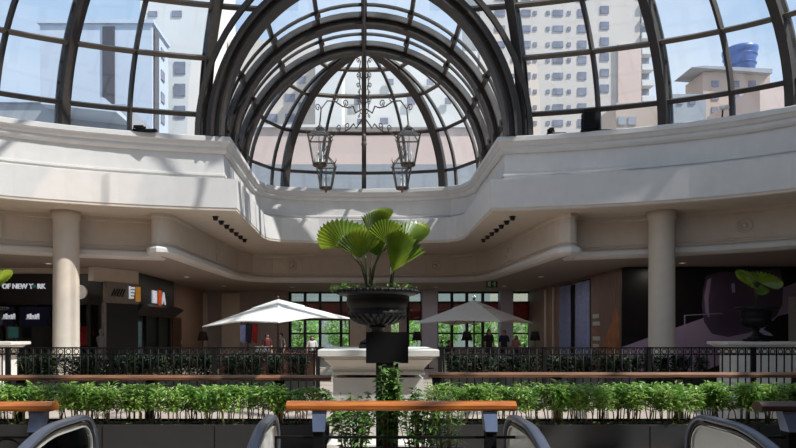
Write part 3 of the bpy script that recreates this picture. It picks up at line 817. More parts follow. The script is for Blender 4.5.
# ------------------------------------------------------------------ chandelier with four lanterns
CH = thing('chandelier', (0, 15.15, 5.4), 'wrought iron chandelier with four glass lanterns under the dome', 'chandelier')
CC = Vector((0, 15.15, 0))
b = MB(); b.tube([CC + Vector((0, 0, 6.3)), CC + Vector((0, 0, 17.4))], .035, 8)
b.lathe([(.001, 6.1), (.05, 6.16), (.07, 6.25), (.03, 6.34), (.06, 6.42), (.03, 6.5)], CC, 12); b.build('pole', lanm, CH)
def scroll(c, e, r0, turns, a0, flip=1, n=26):
    return [c + (e * (cos(a0 + flip * turns * 2 * PI * i / n)) + Vector((0, 0, 1)) * sin(a0 + flip * turns * 2 * PI * i / n)) * r0 * (1 - .75 * i / n) for i in range(n + 1)]
for sx in (-1, 1):
    for yy in (-1, 1):
        L = Vector((sx * 1.0, 15.15 + yy * 1.15, 0)); e = (L - CC).normalized(); up = Vector((0, 0, 1))
        a = MB(); ln = (L - CC).length
        P = lambda t, z: CC + e * (ln * t) + up * (z + (.2 if yy < 0 else -.02))
        a.tube([P(.03, 6.9), P(.2, 6.72), P(.26, 6.86), P(.36, 6.78), P(.5, 6.75), P(.68, 6.80), P(.84, 6.74), P(.97, 6.5), P(1.0, 6.13 if yy < 0 else 6.35)], .017, 6)
        a.tube(scroll(P(.42, 6.86), e, .1, 1.3, -PI / 2), .013, 5); a.tube(scroll(P(.66, 6.90), e, .1, 1.3, -PI / 2, -1), .013, 5)
        a.tube(scroll(P(1.04, 6.5), e, .09, 1.2, PI, -1), .012, 5)
        a.build('arm', lanm, CH)
        a = MB()
        for z in (7.25, 7.85):
            a.tube([P(.02, z - .25), P(.09, z - .2), P(.11, z), P(.08, z + .18)], .014, 5); a.tube(scroll(P(.14, z + .16), e, .07, 1.2, PI, -1), .012, 5); a.tube(scroll(P(.13, z - .25), e, .05, 1.1, PI / 2), .01, 5)
        a.build('scrollwork', lanm, CH)
        # lantern: tapered four-sided cage
        zt, zb, wt, wb = 6.02, 5.44, .245, .14
        lt = MB()
        cs = [(-1, -1), (1, -1), (1, 1), (-1, 1)]
        T = [L + Vector((i * wt, j * wt, zt)) for i, j in cs]; B = [L + Vector((i * wb, j * wb, zb)) for i, j in cs]; K = [L + Vector((i * .07, j * .07, 6.24)) for i, j in cs]
        for i in range(4):
            lt.bar(T[i], B[i], .022, .022); lt.bar(T[i], T[(i + 1) % 4], .026, .026); lt.bar(B[i], B[(i + 1) % 4], .026, .026); lt.bar(T[i], K[i], .018, .018); lt.bar(K[i], K[(i + 1) % 4], .03, .03)
            lt.bar((T[i] + T[(i + 1) % 4]) / 2, (B[i] + B[(i + 1) % 4]) / 2, .014, .014)
            o = (T[i] - L - Vector((0, 0, zt))).normalized()
            lt.tube([T[i], T[i] + o * .05 + up * .06, T[i] + o * .04 + up * .14], [.014, .011, .004], 5)
        lt.lathe([(.075, 6.24), (.05, 6.3), (.02, 6.33), (.02, 6.38)], L, 8)
        lt.lathe([(.001, 5.3), (.03, 5.34), (.02, 5.38), (.16, 5.40), (.16, 5.43)], L, 8)
        lo = lt.build('lantern', lanm, CH)
        g = MB()
        for i in range(4): g.add([T[i], T[(i + 1) % 4], B[(i + 1) % 4], B[i]], [(0, 1, 2, 3)])
        for i in range(4): g.add([T[i], T[(i + 1) % 4], K[(i + 1) % 4], K[i]], [(0, 1, 2, 3)])
        g.build('glazing', langlass, lo)
        c_ = MB()
        for k in range(3):
            q = L + Vector((.06 * cos(k * 2.09), .06 * sin(k * 2.09), 0)); c_.lathe([(.03, 5.44), (.03, 5.46), (.016, 5.47), (.016, 5.62), (.022, 5.66), (.012, 5.71), (.001, 5.73)], q, 8)
        c_.build('candle_bulb', ceramic, lo)

# ------------------------------------------------------------------ fittings on the cornice
def floodlight(px, D, zoff, w, h, label):
    x = X(px, D); r = thing('floodlight', (x, D, 8), label, 'floodlight')
    b = MB(); b.box(x - w / 2, x + w / 2, D, D + .25, 8.1, 8.1 + h)
    for i in range(5): b.box(x - w / 2, x + w / 2, D + .25, D + .29, 8.12 + h * i / 5, 8.12 + h * i / 5 + .03)
    b.build('housing', blackm, r)
    b = MB(); b.bar((x - w / 2 - .03, D + .12, 8.0), (x - w / 2 - .03, D + .12, 8.1 + h * .6), .03, .04, (0, 1, 0)); b.bar((x + w / 2 + .03, D + .12, 8.0), (x + w / 2 + .03, D + .12, 8.1 + h * .6), .03, .04, (0, 1, 0)); b.box(x - w / 2 - .05, x + w / 2 + .4, D + .05, D + .2, 7.99, 8.06); b.build('bracket', blackm, r)
floodlight(592, 19.55, 0, .5, .5, 'black floodlight standing on the right cornice')
floodlight(552, 19.85, 0, .14, .1, 'small dark spotlight lying on the right cornice nearer the apse')
floodlight(138, 19.5, 0, .3, .06, 'flat dark fitting on the left cornice')
r = thing('security_camera', (X(722, 18.35), 18.35, 8), 'small white camera on the right cornice', 'camera')
b = MB(); b.tube([(X(718, 18.35), 18.3, 8.25), (X(727, 18.35), 18.3, 8.29)], .07, 10); b.build('body', ceramic, r)
b = MB(); b.tube([(X(722, 18.35), 18.35, 7.99), (X(722, 18.35), 18.3, 8.22)], .025, 6); b.build('bracket', blackm, r)

# ------------------------------------------------------------------ shops on the left
r = thing('shop_front', (-13.5, 24.2, 0), 'black shop front with lit white lettering left of the column', 'shop front')
DS = 24.2
b = MB(); b.box(-19.8, -10.2, DS, DS + .35, 2.72, 3.92); b.build('fascia', shopblk, r)
b = MB(); b.box(-19.8, -10.2, DS + .05, DS + .3, 3.92, 4.16); b.build('bulkhead', cream, r)
text_mesh('lettering', 'OF NEW Y', .275, letterm, r, (X(2.5, DS), DS - .03, Z(286.5, DS)), align='LEFT', squeeze=.92)
b = MB(); b.lathe([(.001, -.02), (.075, 0), (.09, .05), (.06, .10), (.02, .11), (.012, .16)], (X(34.2, DS), DS - .04, Z(287.5, DS)), 10); b.build('apple_mark', tealm, r)
text_mesh('lettering', 'RK', .275, letterm, r, (X(37.6, DS), DS - .03, Z(286.5, DS)), align='LEFT', squeeze=.92)
b = MB()
for px in (0, 55, 88, 100): b.box(X(px, DS) - .08, X(px, DS) + .08, DS + .05, DS + .25, 0, 2.74)
b.box(-19.8, -10.2, DS + .05, DS + .25, 0, .5); b.build('frame', shopblk, r)
b = MB(); b.box(-19.8, -10.3, DS + 2.6, DS + 2.7, 0, 4.1); b.box(-19.8, -15, DS + 2.55, DS + 2.6, .8, 2.0, 1); b.build('interior_back', [shopblk, tanm], r)
b = MB(); b.box(X(0, DS), X(55, DS), DS + .16, DS + .17, .5, 1.9); b.build('glazing', winglass, r)
for i, (a, c, t) in enumerate(((-22, 14, ''), (20, 49, ''))):
    q = thing('hanging_screen', (X((a + c) / 2, 24), 24, 2), 'dark lit menu screen %s in the lettered shop' % ('at the picture edge' if i == 0 else 'beside the column'), 'screen', 'menu screens')
    s = MB(); s.box(X(a, 24), X(c, 24), 23.96, 24.04, Z(326, 24), Z(307, 24)); s.build('display', screenm, q)
    s = MB(); s.box(X(a, 24) - .02, X(c, 24) + .02, 24.04, 24.1, Z(326.5, 24), Z(306.5, 24)); s.build('casing', shopblk, q)
    s = MB(); s.bar((X((a + c) / 2, 24), 24.07, Z(307, 24)), (X((a + c) / 2, 24), 24.07, 2.8), .05, .05, (0, 1, 0)); s.build('hanger', shopblk, q)
    s = MB(); cxx = X(9 if i == 0 else 33, 24); zz_ = Z(316.5, 24)
    for k in range(5): s.box(cxx - .2 + k * .1, cxx - .13 + k * .1, 23.93, 23.955, zz_ - .05 - .02 * (k % 2), zz_ + .05 + .03 * ((k + 1) % 3))
    s.box(cxx - .24, cxx + .28, 23.93, 23.955, zz_ - .1, zz_ - .075); s.build('logo', letterm, q)
q = thing('poster_stand', (X(15, 24), 24, 0), 'small teal poster on a stand under the menu screens', 'poster')
s = MB(); s.box(X(10, 24), X(20, 24), 23.86, 23.9, Z(338, 24), Z(327, 24)); s.build('poster', tealm, q)
s = MB(); s.tube([(X(15, 24), 23.93, 0), (X(15, 24), 23.93, 1.6)], .02, 6); s.box(X(12, 24), X(18, 24), 23.8, 24.05, 0, .03); s.build('stand', ironm, q)
for i, px in enumerate((80, 84.5, 89)):
    q = thing('hanging_shirt', (X(px, 25.3), 25.3, 1.2), 'red shirt hanging in the shop window right of the column', 'shirt', 'red shirts in the shop window')
    x = X(px, 25.3); s = MB(); s.prism([(x - .09, 1.1), (x + .09, 1.1), (x + .1, 1.75), (x + .17, 1.5), (x + .2, 1.56), (x + .1, 1.9), (x - .1, 1.9), (x - .2, 1.56), (x - .17, 1.5), (x - .1, 1.75)], 25.25, 25.37); s.build('body', redcloth, q)
    s = MB(); s.tube([(x, 25.3, 1.9), (x, 25.3, 2.02), (x + .05, 25.3, 2.06)], .012, 5); s.build('hook', ironm, q)
q = thing('clothes_rail', (X(84, 25.3), 25.3, 0), 'black rail the red shirts hang from', 'rack')
s = MB(); s.tube([(X(75, 25.3), 25.3, 2.05), (X(95, 25.3), 25.3, 2.05)], .02, 6); s.build('rail', ironm, q)
for px in (75, 95):
    s = MB(); s.tube([(X(px, 25.3), 25.3, 0), (X(px, 25.3), 25.3, 2.05)], .02, 6); s.build('upright', ironm, q)
q = thing('round_sign', (X(80, 23.3), 23.6, Z(292, 23.6)), 'white round blade sign peeping past the left column', 'sign')
s = MB(); c0 = Vector((X(80, 23.6), 23.6, Z(292, 23.6))); s.tube([c0 + Vector((0, -.05, 0)), c0 + Vector((0, .05, 0))], .27, 28); s.build('disc', ceramic, q)
s = MB(); s.bar(c0 + Vector((0, .05, 0)), c0 + Vector((0, .6, 0)), .04, .04); s.build('bracket', ironm, q)
# second shop: grey angled sign
q = thing('shop_front', (-9.7, 25, 0), 'narrow shop with a grey hatched sign between two black fronts', 'shop front')
SA = Vector((X(104, 24.05), 24.05, 0)); SB = Vector((X(138, 25.6), 25.6, 0)); e = (SB - SA).normalized(); nn = Vector((e.y, -e.x, 0))
s = MB()
s.bar(SA + Vector((0, 0, 3.2)), SB + Vector((0, 0, 3.2)), .12, .82); s.build('sign_board', shopgrey, q)
s = MB()
for k in range(5):
    p = SA + e * (.3 + k * .13) + nn * .08; s.bar(p + Vector((0, 0, 3.06)), p + e * .16 + Vector((0, 0, 3.36)), .03, .03, nn)
s.build('hatch_mark', ironm, q)
rz = math.atan2(e.y, e.x)
p = SA + e * 1.33 + nn * .1; s = MB(); s.bar(p + Vector((0, 0, 3.0)), p + e * .001 + Vector((0, 0, 3.5)), .02, .34, e); 
s = MB()
for k in range(4): s.bar(p - e * (.16 - .02 * k) + Vector((0, 0, 3.44 - k * .13)), p + e * (.12 - .02 * k) + Vector((0, 0, 3.44 - k * .13)), .04, .08)
s.bar(p - e * .14 + Vector((0, 0, 3.0)), p - e * .14 + Vector((0, 0, 3.5)), .04, .06, nn); s.build('white_emblem', letterm, q)
s = MB(); p2 = p + e * .3; s.bar(p2 - e * .12 + Vector((0, 0, 3.2)), p2 + e * .12 + Vector((0, 0, 3.2)), .04, .6); s.build('amber_panel', yellowm, q)
s = MB(); s.bar(SA - e * .5 + Vector((0, 0, 3.88)) - nn * .12, SB + Vector((0, 0, 3.88)) - nn * .12, .3, .54); s.build('bulkhead', cream, q)
s = MB(); s.box(-10.08, -9.4, 24.3, 25.7, 0, .04); s.bar(SA + Vector((0, 0, 0)), SA + Vector((0, 0, 2.8)), .12, .12, nn); s.build('frame', shopgrey, q)
s = MB(); s.bar(SA - nn * .02 + Vector((0, 0, 1.4)), SB - nn * .02 + Vector((0, 0, 1.4)), .06, 2.8); s.build('doorway', shopblk, q)
q = thing('mannequin', (X(101, 24), 23.85, 0), 'pale dressed mannequin standing by the grey sign shop', 'mannequin')
s = MB(); c0 = Vector((X(101, 23.85), 23.85, 0)); s.lathe([(.2, .02), (.17, .6), (.13, .95), (.11, 1.1), (.16, 1.35), (.17, 1.45), (.06, 1.5), (.05, 1.56), (.085, 1.64), (.08, 1.72), (.001, 1.78)], c0, 16); s.build('body', shirts[5], q)
s = MB(); s.lathe([(.24, 0), (.24, .03)], c0, 18); s.build('base', ironm, q)
# third shop: tall black box
q = thing('shop_front', (-9.55, 28.5, 0), 'tall black shop front with white and orange lettering', 'shop front')
s = MB(); s.box(-9.9, -9.5, 25.75, 31.0, 2.35, 4.15); s.build('fascia', shopblk, q)
s = MB(); s.add([(-9.5, 25.75, 2.35), (-9.5, 31.0, 2.35), (-9.15, 31.6, 2.75), (-9.15, 25.75, 2.75), (-9.5, 25.75, 2.9), (-9.5, 31.6, 2.9)], [(0, 3, 2, 1), (3, 4, 5, 2), (0, 4, 3), (1, 2, 5)]); s.build('canopy', shopblk, q)
text_mesh('lettering', 'BI', .8, letterm, q, (-9.47, 28.02, Z(298, 28.3)), PI / 2, align='CENTER', squeeze=1.0)
s = MB(); s.box(-9.5, -9.44, 28.58, 28.95, Z(307, 28.5), Z(290, 28.5)); s.build('orange_bar', orangem, q)
text_mesh('lettering', 'A', .8, letterm, q, (-9.47, 29.3, Z(298, 28.3)), PI / 2, align='CENTER', squeeze=1.0)
s = MB()
for y in (25.85, 27.5, 29.2, 30.9): s.box(-9.78, -9.62, y - .08, y + .08, 0, 2.4)
s.build('frame', shopblk, q)
s = MB(); s.box(-9.79, -9.76, 25.8, 31.0, 0, 2.4); s.build('dark_interior', shopblk, q)
s = MB(); s.box(-9.7, -9.68, 25.8, 31.0, .1, 2.35); s.build('glazing', winglass, q)
s = MB(); s.box(-9.75, -9.71, 26.4, 27.1, .7, 2.1); s.build('window_poster', posthi, q)
q = thing('shop_door', (-9.78, 32, 0), 'plain brown side door beyond the tall black shop', 'door')
s = MB(); s.box(-9.8, -9.74, 31.6, 33.1, 0, 2.4); s.build('leaf', wooddk, q)
s = MB(); s.tube([(-9.7, 32.9, 1.0), (-9.7, 32.9, 1.2)], .02, 6); s.build('handle', trimm, q)

# ------------------------------------------------------------------ right side: curtains, copper advert, hoarding
def wall_px(px, xw): return xw * F / (px - VX)
xw = 10.05
def curtain(p0, p1, label):
    y1, y0 = wall_px(p0, xw), wall_px(p1, xw); b = MB(); n = 40
    vs = []; 
    for i in range(n + 1):
        y = y0 + (y1 - y0) * i / n; o = .05 * sin(i * 1.9)
        vs += [(xw - .06 + o, y, .02), (xw - .06 + o * .8, y, 3.95)]
    b.add(vs, [(2 * i, 2 * i + 1, 2 * i + 3, 2 * i + 2) for i in range(n)], True)
    r = thing('curtain', (xw, (y0 + y1) / 2, 0), label, 'curtain', 'blue curtains by the dark doorway'); b.build('cloth', bluecurt, r)
    q = MB(); q.tube([(xw - .06, y0, 3.98), (xw - .06, y1, 3.98)], .025, 6); q.build('rod', ironm, r)
curtain(561, 572, 'blue grey curtain on the far side of the dark doorway'); curtain(577, 591, 'blue grey curtain on the near side of the dark doorway')
b = MB(); b.box(xw - .02, xw + .06, wall_px(577, xw), wall_px(572, xw), 0, 3.9); struct(b.build('door_1', blackm), 'dark doorway between blue curtains')
b = MB()
for px in (545, 553): b.box(xw - .05, xw + .05, wall_px(px + 1.5, xw), wall_px(px, xw), 0, 4.0)
struct(b.build('trim_6', cream), 'pale strips on the panelled right wall')
r = thing('advert_panel', (xw, 25.4, 0), 'brown advertising panel with an orange robed figure beside the blue curtain', 'advertising panel')
y0, y1 = wall_px(622, xw), wall_px(592, xw)
b = MB(); b.box(xw - .05, xw + .045, y0, y1, .0, 4.05); b.build('board', panelw, r)
def flat(outl, name, mt, parent, xx):
    b = MB(); n = len(outl); b.add([(xx, y, z) for y, z in outl] + [(xx - .01, y, z) for y, z in outl], [tuple(range(n)), tuple(range(2 * n - 1, n - 1, -1))] + [(i, (i + 1) % n, n + (i + 1) % n, n + i) for i in range(n)]); return b.build(name, mt, parent)
yy = lambda t: y0 + (y1 - y0) * t
flat([(yy(.02), .4), (yy(.62), .4), (yy(.58), 1.0), (yy(.45), 1.5), (yy(.34), 1.85), (yy(.25), 2.1), (yy(.22), 2.5), (yy(.14), 2.65), (yy(.06), 2.5), (yy(.04), 2.1)], 'printed_figure', posttan, r, xw - .055)
for k in range(5):
    z = 2.25 - k * .32; flat([(yy(.92), z), (yy(.92), z + .17), (yy(.7 - .04 * (k % 2)), z + .17), (yy(.7 - .04 * (k % 2)), z)], 'printed_block', panelm if k != 2 else posttan, r, xw - .055)
HD = 23.8
r = thing('hoarding', (14, HD, 0), 'wide dark hoarding printed with a plum drinking glass', 'hoarding')
hx0, hx1 = X(622, HD), 19.9
b = MB(); b.box(hx0, hx1, HD, HD + .12, .0, 4.12); b.build('board', postdk, r)
def pflat(pts, name, mt, lift):
    b = MB(); b.prism([(X(px, HD), Z(py, HD)) for px, py in pts], HD - lift - .004, HD - .001); return b.build(name, mt, r)
pflat([(622, 347), (720, 312), (800, 281), (860, 258), (860, 300), (796, 318), (760, 350), (700, 372), (622, 372)], 'printed_tabletop', postmau, .004)
pflat([(706, 276), (720, 272), (742, 272), (780, 268), (783, 285), (782, 305), (776, 316), (764, 326), (748, 333), (728, 337), (712, 334), (704, 322), (702, 306), (703, 290)], 'printed_glass', postpur, .012)
pflat([(707, 280), (711, 278), (708, 300), (709, 318), (705, 312), (704, 296)], 'printed_glare', postmau, .018)
pflat([(731, 284), (734, 283), (735, 292), (732, 293)], 'printed_glare', posthi, .018)
pflat([(757, 324), (764, 330), (770, 333), (773, 336), (764, 335), (758, 331)], 'printed_glare', posthi, .018)
pflat([(778, 316), (796, 312), (796, 346), (786, 350), (735, 348), (750, 337), (765, 328)], 'printed_shadow', postdk, .008)
pflat([(684, 315), (722, 313), (722, 313.8), (685, 315.8), (685, 346), (684, 346)], 'printed_line', postmau, .016)
b = MB(); b.box(X(796, HD) - .3, X(796, HD) + .1, HD - .05, HD, .2, 3.0); 
b.build('edge_strip', panelm, r)

# ------------------------------------------------------------------ exit sign
r = thing('exit_sign', (X(492, 31), 31, Z(284, 31)), 'dark green exit sign hanging under the beam right of the pedestal', 'sign')
b = MB(); b.box(X(486.5, 30.8), X(497.5, 30.8), 30.78, 30.84, Z(287.5, 30.8), Z(280.5, 30.8)); b.build('panel', bathm, r)
b = MB(); x = X(489.5, 30.8); z = Z(284, 30.8)
b.box(x - .09, x + .06, 30.765, 30.778, z - .12, z + .12); b.box(x + .2, x + .3, 30.765, 30.778, z - .12, z + .1); b.box(x + .12, x + .2, 30.765, 30.778, z - .02, z + .03); b.build('pictogram', greenlit, r)
b = MB(); b.bar((X(492, 30.8), 30.81, Z(281, 30.8)), (X(492, 30.8), 30.81, 4.5), .04, .04, (0, 1, 0)); b.build('hanger', ironm, r)

# ------------------------------------------------------------------ restaurant: counter, tables, chairs, lamps
r = thing('service_counter', (-3.2, 20, 0), 'dark wooden counter behind the railing under the white parasol', 'counter')
b = MB(); b.box(X(216, 19.6), X(316, 19.6), 19.6, 20.2, .9, .96); b.build('top', wooddk, r)
b = MB(); b.box(X(218, 19.6), X(314, 19.6), 19.68, 20.12, 0, .9); b.build('body', wooddk, r)
q = thing('bowl_stack', (X(263, 19.8), 19.8, .96), 'white stacked bowls on the dark counter', 'bowls')
for k, (px, z) in enumerate(((259, .96), (266, .96))):
    s = MB()
    for j in range(3): s.lathe([(.06, z + j * .07), (.11, z + .05 + j * .07), (.13, z + .09 + j * .07), (.12, z + .09 + j * .07)], (X(px, 19.8), 19.8, 0), 16)
    s.build('bowl', ceramic, q)
def table(x, y, label):
    r = thing('round_table', (x, y, 0), label, 'table', 'dark round restaurant tables')
    b = MB(); b.lathe([(.44, .72), (.45, .735), (.45, .75), (.44, .76)], (x, y, 0), 28); b.build('top', wooddk, r)
    b = MB(); b.lathe([(.03, .03), (.03, .72)], (x, y, 0), 10); b.build('stem', ironm, r)
    b = MB(); b.lathe([(.26, 0), (.26, .02), (.04, .05)], (x, y, 0), 20); b.build('base', ironm, r)
def chair(x, y, rz, label, mt=wooddk):
    r = thing('dining_chair', (0, 0, 0), label, 'chair', 'dark restaurant chairs')
    b = MB(); b.box(-.21, .21, -.21, .21, .43, .48); b.build('seat', mt, r)
    b = MB(); b.box(-.2, .2, .18, .22, .62, .92); b.build('backrest', mt, r)
    for i in (-1, 1):
        for j in (-1, 1):
            b = MB(); b.bar((i * .18, j * .18, 0), (i * .18, j * .18 + (.02 if j > 0 else 0), .44 if j < 0 else .92), .035, .035, (0, 1, 0)); b.build('leg', mt, r)
    r.location = (x, y, 0); r.rotation_euler = (0, 0, rz)
tabs = [(-5.2, 28.2, 'under the left wall lamp'), (-3.2, 26.6, 'behind the white parasol pole'), (5.2, 29.6, 'behind the ecru parasol'), (2.9, 28.0, 'left of the ecru parasol pole'), (6.6, 31.6, 'beside the standing pair')]
for x, y, w in tabs:
    table(x, y, 'dark round table %s' % w)
    for k, (dx, dy, rz) in enumerate(((-.7, .1, PI / 2), (.7, -.05, -PI / 2))): chair(x + dx, y + dy, rz, 'dark wooden chair at the %s side of the table %s' % (('left', 'right')[k], w))
def lamp(px, D, label):
    x = X(px, D); r = thing('floor_lamp', (x, D, 0), label, 'lamp', 'dark shaded lamps'); zt = Z(331.5, D); zb = Z(340.5, D)
    b = MB(); b.lathe([(.27, zb), (.17, zt), (.16, zt), (.26, zb)], (x, D, 0), 20); b.build('lamp_shade', shadem, r)
    b = MB(); b.lathe([(.02, .03), (.02, zb + .2)], (x, D, 0), 8); b.build('pole', ironm, r)
    b = MB(); b.lathe([(.2, 0), (.2, .02), (.03, .05)], (x, D, 0), 16); b.build('base', ironm, r)
lamp(203, 31, 'dark shaded lamp by the left wall below the white parasol tip'); lamp(535, 31, 'dark shaded lamp by the right panelled wall'); lamp(467, 29, 'dark shaded lamp behind the ecru parasol pole'); lamp(417, 33, 'dark shaded lamp just right of the black sign')

lampm = mat('added_lamp_diffuser', (250, 240, 225), .5, var=.01, emit=((255, 236, 210), 1.5))
for k, (x, y) in enumerate(((-7.6, 33.6), (-4, 34.6), (0, 34.6), (4, 34.6), (7.6, 33.6), (-8, 28), (8, 28), (-11.5, 22.6), (11.5, 22.4))):  # unseen lamps, added only to brighten the dim hall walls
    r = thing('added_ceiling_light', (x, y, 4.16), 'small round lamp added in the hall ceiling to brighten the hall', 'added lamp', 'lamps added to brighten the hall')
    b = MB(); b.lathe([(.13, 4.158), (.13, 4.13), (.1, 4.13), (.1, 4.15)], (x, y, 0), 18); b.build('bezel', ceramic, r)
    b = MB(); b.lathe([(.001, 4.14), (.1, 4.145)], (x, y, 0), 18); b.build('diffuser', lampm, r)
    la = bpy.data.lights.new('added_lamp_light', 'AREA'); la.shape = 'DISK'; la.size = .2; la.energy = 13; la.color = (1, .9, .8)
    lo_ = bpy.data.objects.new('added_lamp_light', la); COL.objects.link(lo_); lo_.location = (0, 0, -.06); lo_.parent = r
# ------------------------------------------------------------------ people (continuous skinned bodies)
def skinned(name, verts, edges, radii, mt, parent, lvl=2, root=0):
    me = bpy.data.meshes.new(name); me.from_pydata(verts, edges, []); me.materials.append(mt)
    o = bpy.data.objects.new(name, me); COL.objects.link(o); o.parent = parent
    o.modifiers.new('Skin', 'SKIN'); o.modifiers.new('Sub', 'SUBSURF').render_levels = lvl
    sv = me.skin_vertices[0].data
    for i, rr in enumerate(radii): sv[i].radius = rr if isinstance(rr, tuple) else (rr, rr); sv[i].use_root = (i == root)
    o.modifiers[0].use_smooth_shade = True
    return o
def person(x, y, rz, seated, h, shirt, label, hair_long=False, lean=0):
    s = h / 1.75; r = thing('person', (0, 0, 0), label, 'person')
    hip = .95 if not seated else .52
    V = []; E = []; R = []
    def v(p, rad, par=None):
        V.append((p[0], p[1], p[2])); R.append(rad)
        if par is not None: E.append((par, len(V) - 1))
        return len(V) - 1
    pel = v((0, 0, hip), (.15, .11)); wst = v((0, lean * .3, hip + .16), (.135, .10), pel); chs = v((0, lean * .7, hip + .36), (.165, .115), wst); nb = v((0, lean, hip + .52), (.075, .065), chs); nk = v((0, lean * 1.1, hip + .57), .055, nb)
    hd = v((0, lean * 1.15 - .02, hip + .66), (.078, .09), nk); ht = v((0, lean * 1.15 - .005, hip + .755), (.07, .085), hd); v((0, lean * 1.15 - .115, hip + .665), .012, hd)
    v((.082, lean * 1.15, hip + .67), .012, hd); v((-.082, lean * 1.15, hip + .67), .012, hd)
    arms = []; legs = []
    for sx in (-1, 1):
        sh = v((sx * .185, lean, hip + .48), .058, nb)
        if seated: el = v((sx * .24, lean - .08, hip + .22), .043, sh); wr = v((sx * .13, lean - .32, hip + .25), .028, el); hdir = Vector((-sx * .4, -1, .05)).normalized()
        else: el = v((sx * .24, .02, hip + .2), .043, sh); wr = v((sx * .235, -.05, hip - .05), .028, el); hdir = Vector((0, -.25, -1)).normalized()
        wp = Vector(V[wr]); pa = v(wp + hdir * .06, (.036, .018), wr)
        side = Vector((1, 0, 0)) if not seated else Vector((1, 0, 0)) ; pp = Vector(V[pa])
        for k, L in enumerate((.06, .075, .08, .07)):
            b0 = pp + side * ((k - 1.5) * .018) + hdir * .03; f1 = v(b0, .009, pa); f2 = v(b0 + hdir * L * .55, .008, f1); v(b0 + hdir * L + Vector((0, -.012, -.008)), .007, f2)
        t1 = v(wp + hdir * .03 - side * sx * .035, .01, wr); v(wp + hdir * .075 - side * sx * .045, .008, t1)
        arms += [sh, el, wr]
        hj = v((sx * .095, 0, hip - .05), .095, pel)
        if seated: kn = v((sx * .11, -.42, hip - .02), .062, hj); an = v((sx * .11, -.40, .09), .038, kn)
        else: kn = v((sx * .1, -.015, .5), .06, hj); an = v((sx * .1, .02, .09), .038, kn)
        tv = Vector(V[an]); v((tv.x + sx * .01, tv.y - .15, .035), (.035, .025), an); legs += [hj, kn, an]
    V = [tuple(c * s for c in p) for p in V]; R = [tuple(q * s for q in (rr if isinstance(rr, tuple) else (rr, rr))) for rr in R]
    skinned('body', V, E, R, skin, r)
    def sub(idx, ed, k, name, mt):
        mp = {a: i for i, a in enumerate(idx)}
        skinned(name, [V[a] for a in idx], [(mp[a], mp[c]) for a, c in ed], [tuple(q * k + .006 for q in R[a]) for a in idx], mt, r, root=0)
    sub([pel, wst, chs, nb] + [arms[0], arms[1], arms[3], arms[4]], [(pel, wst), (wst, chs), (chs, nb), (nb, arms[0]), (arms[0], arms[1]), (nb, arms[3]), (arms[3], arms[4])], 1.16, 'shirt', shirt)
    sub([wst, pel] + legs, [(wst, pel), (pel, legs[0]), (legs[0], legs[1]), (legs[1], legs[2]), (pel, legs[3]), (legs[3], legs[4]), (legs[4], legs[5])], 1.1, 'trousers', trous)
    for sx in (-1, 1):
        k = MB(); q = Vector((sx * .033 * s, (lean * 1.15 - .104) * s, (hip + .692) * s)); k.lathe([(.001, -.008), (.009, -.004), (.011, 0), (.009, .004), (.001, .008)], q, 8); k.build('eye', hairm, r)
        an = Vector(V[legs[2 if sx < 0 else 5]]); k = MB(); k.tube([an + Vector((0, .045, -.055 * s)), an + Vector((0, .0, -.05 * s)), an + Vector((sx * .005, -.09, -.052 * s)), an + Vector((sx * .01, -.175, -.06 * s))], [.035, .044, .042, .022], 8); k.build('shoe', blackm, r)
    k = MB(); k.tube([(-.025 * s, (lean * 1.15 - .103) * s, (hip + .628) * s), (0, (lean * 1.15 - .108) * s, (hip + .626) * s), (.025 * s, (lean * 1.15 - .103) * s, (hip + .628) * s)], .005, 5); k.build('mouth', redm, r)
    hz = (hip + .69) * s; hb = MB(); ly = lean * 1.15 * s
    n = 16; vs = []; fs = []
    rows = [(1.0, -.35), (1.04, 0.0), (.95, .35), (.7, .7), (.35, .93), (.02, 1.0)]
    if hair_long: rows = [(.95, -1.6), (1.08, -.9)] + rows
    for kr, kz in rows:
        for i in range(n):
            a = 2 * PI * i / n; fr = 1.0 if sin(a) > -.45 or kz > .3 else .72
            vs.append((.094 * s * kr * cos(a), ly + (.012 + .108 * kr * sin(a) * fr) * s, hz + .125 * s * kz + (.0)))
    for j in range(len(rows) - 1):
        for i in range(n): fs.append((j * n + i, j * n + (i + 1) % n, (j + 1) * n + (i + 1) % n, (j + 1) * n + i))
    hb.add(vs, fs, True); o = hb.build('hair', hairm, r)
    r.location = (x, y, 0); r.rotation_euler = (0, 0, rz)
    return r
person(X(489, 30), 30, .4, False, 1.78, shirts[0], 'person in dark clothes standing behind the ecru parasol, head highest')
person(X(504, 30.4), 30.4, -.5, False, 1.74, shirts[1], 'person in navy standing just right of the other standing figure')
person(X(516, 29), 29, -.8, False, 1.5, shirts[2], 'shorter person in a rose top right of the standing pair', True)
person(X(449, 28), 28, .8, True, 1.7, shirts[0], 'seated person in dark clothes left of the ecru parasol pole')
chair(X(449, 28) , 28.05, .8, 'dark chair under the seated person left of the ecru parasol pole')
person(X(267, 27.5), 27.5, .6, False, 1.58, shirts[4], 'person in maroon standing under the middle of the white parasol')
person(X(281, 28), 28, -.6, False, 1.6, shirts[5], 'person in grey standing under the white parasol next to maroon')
person(X(312, 26), 26, .2, False, 1.5, shirts[3], 'dark haired person in a white top under the white parasol tip', True)
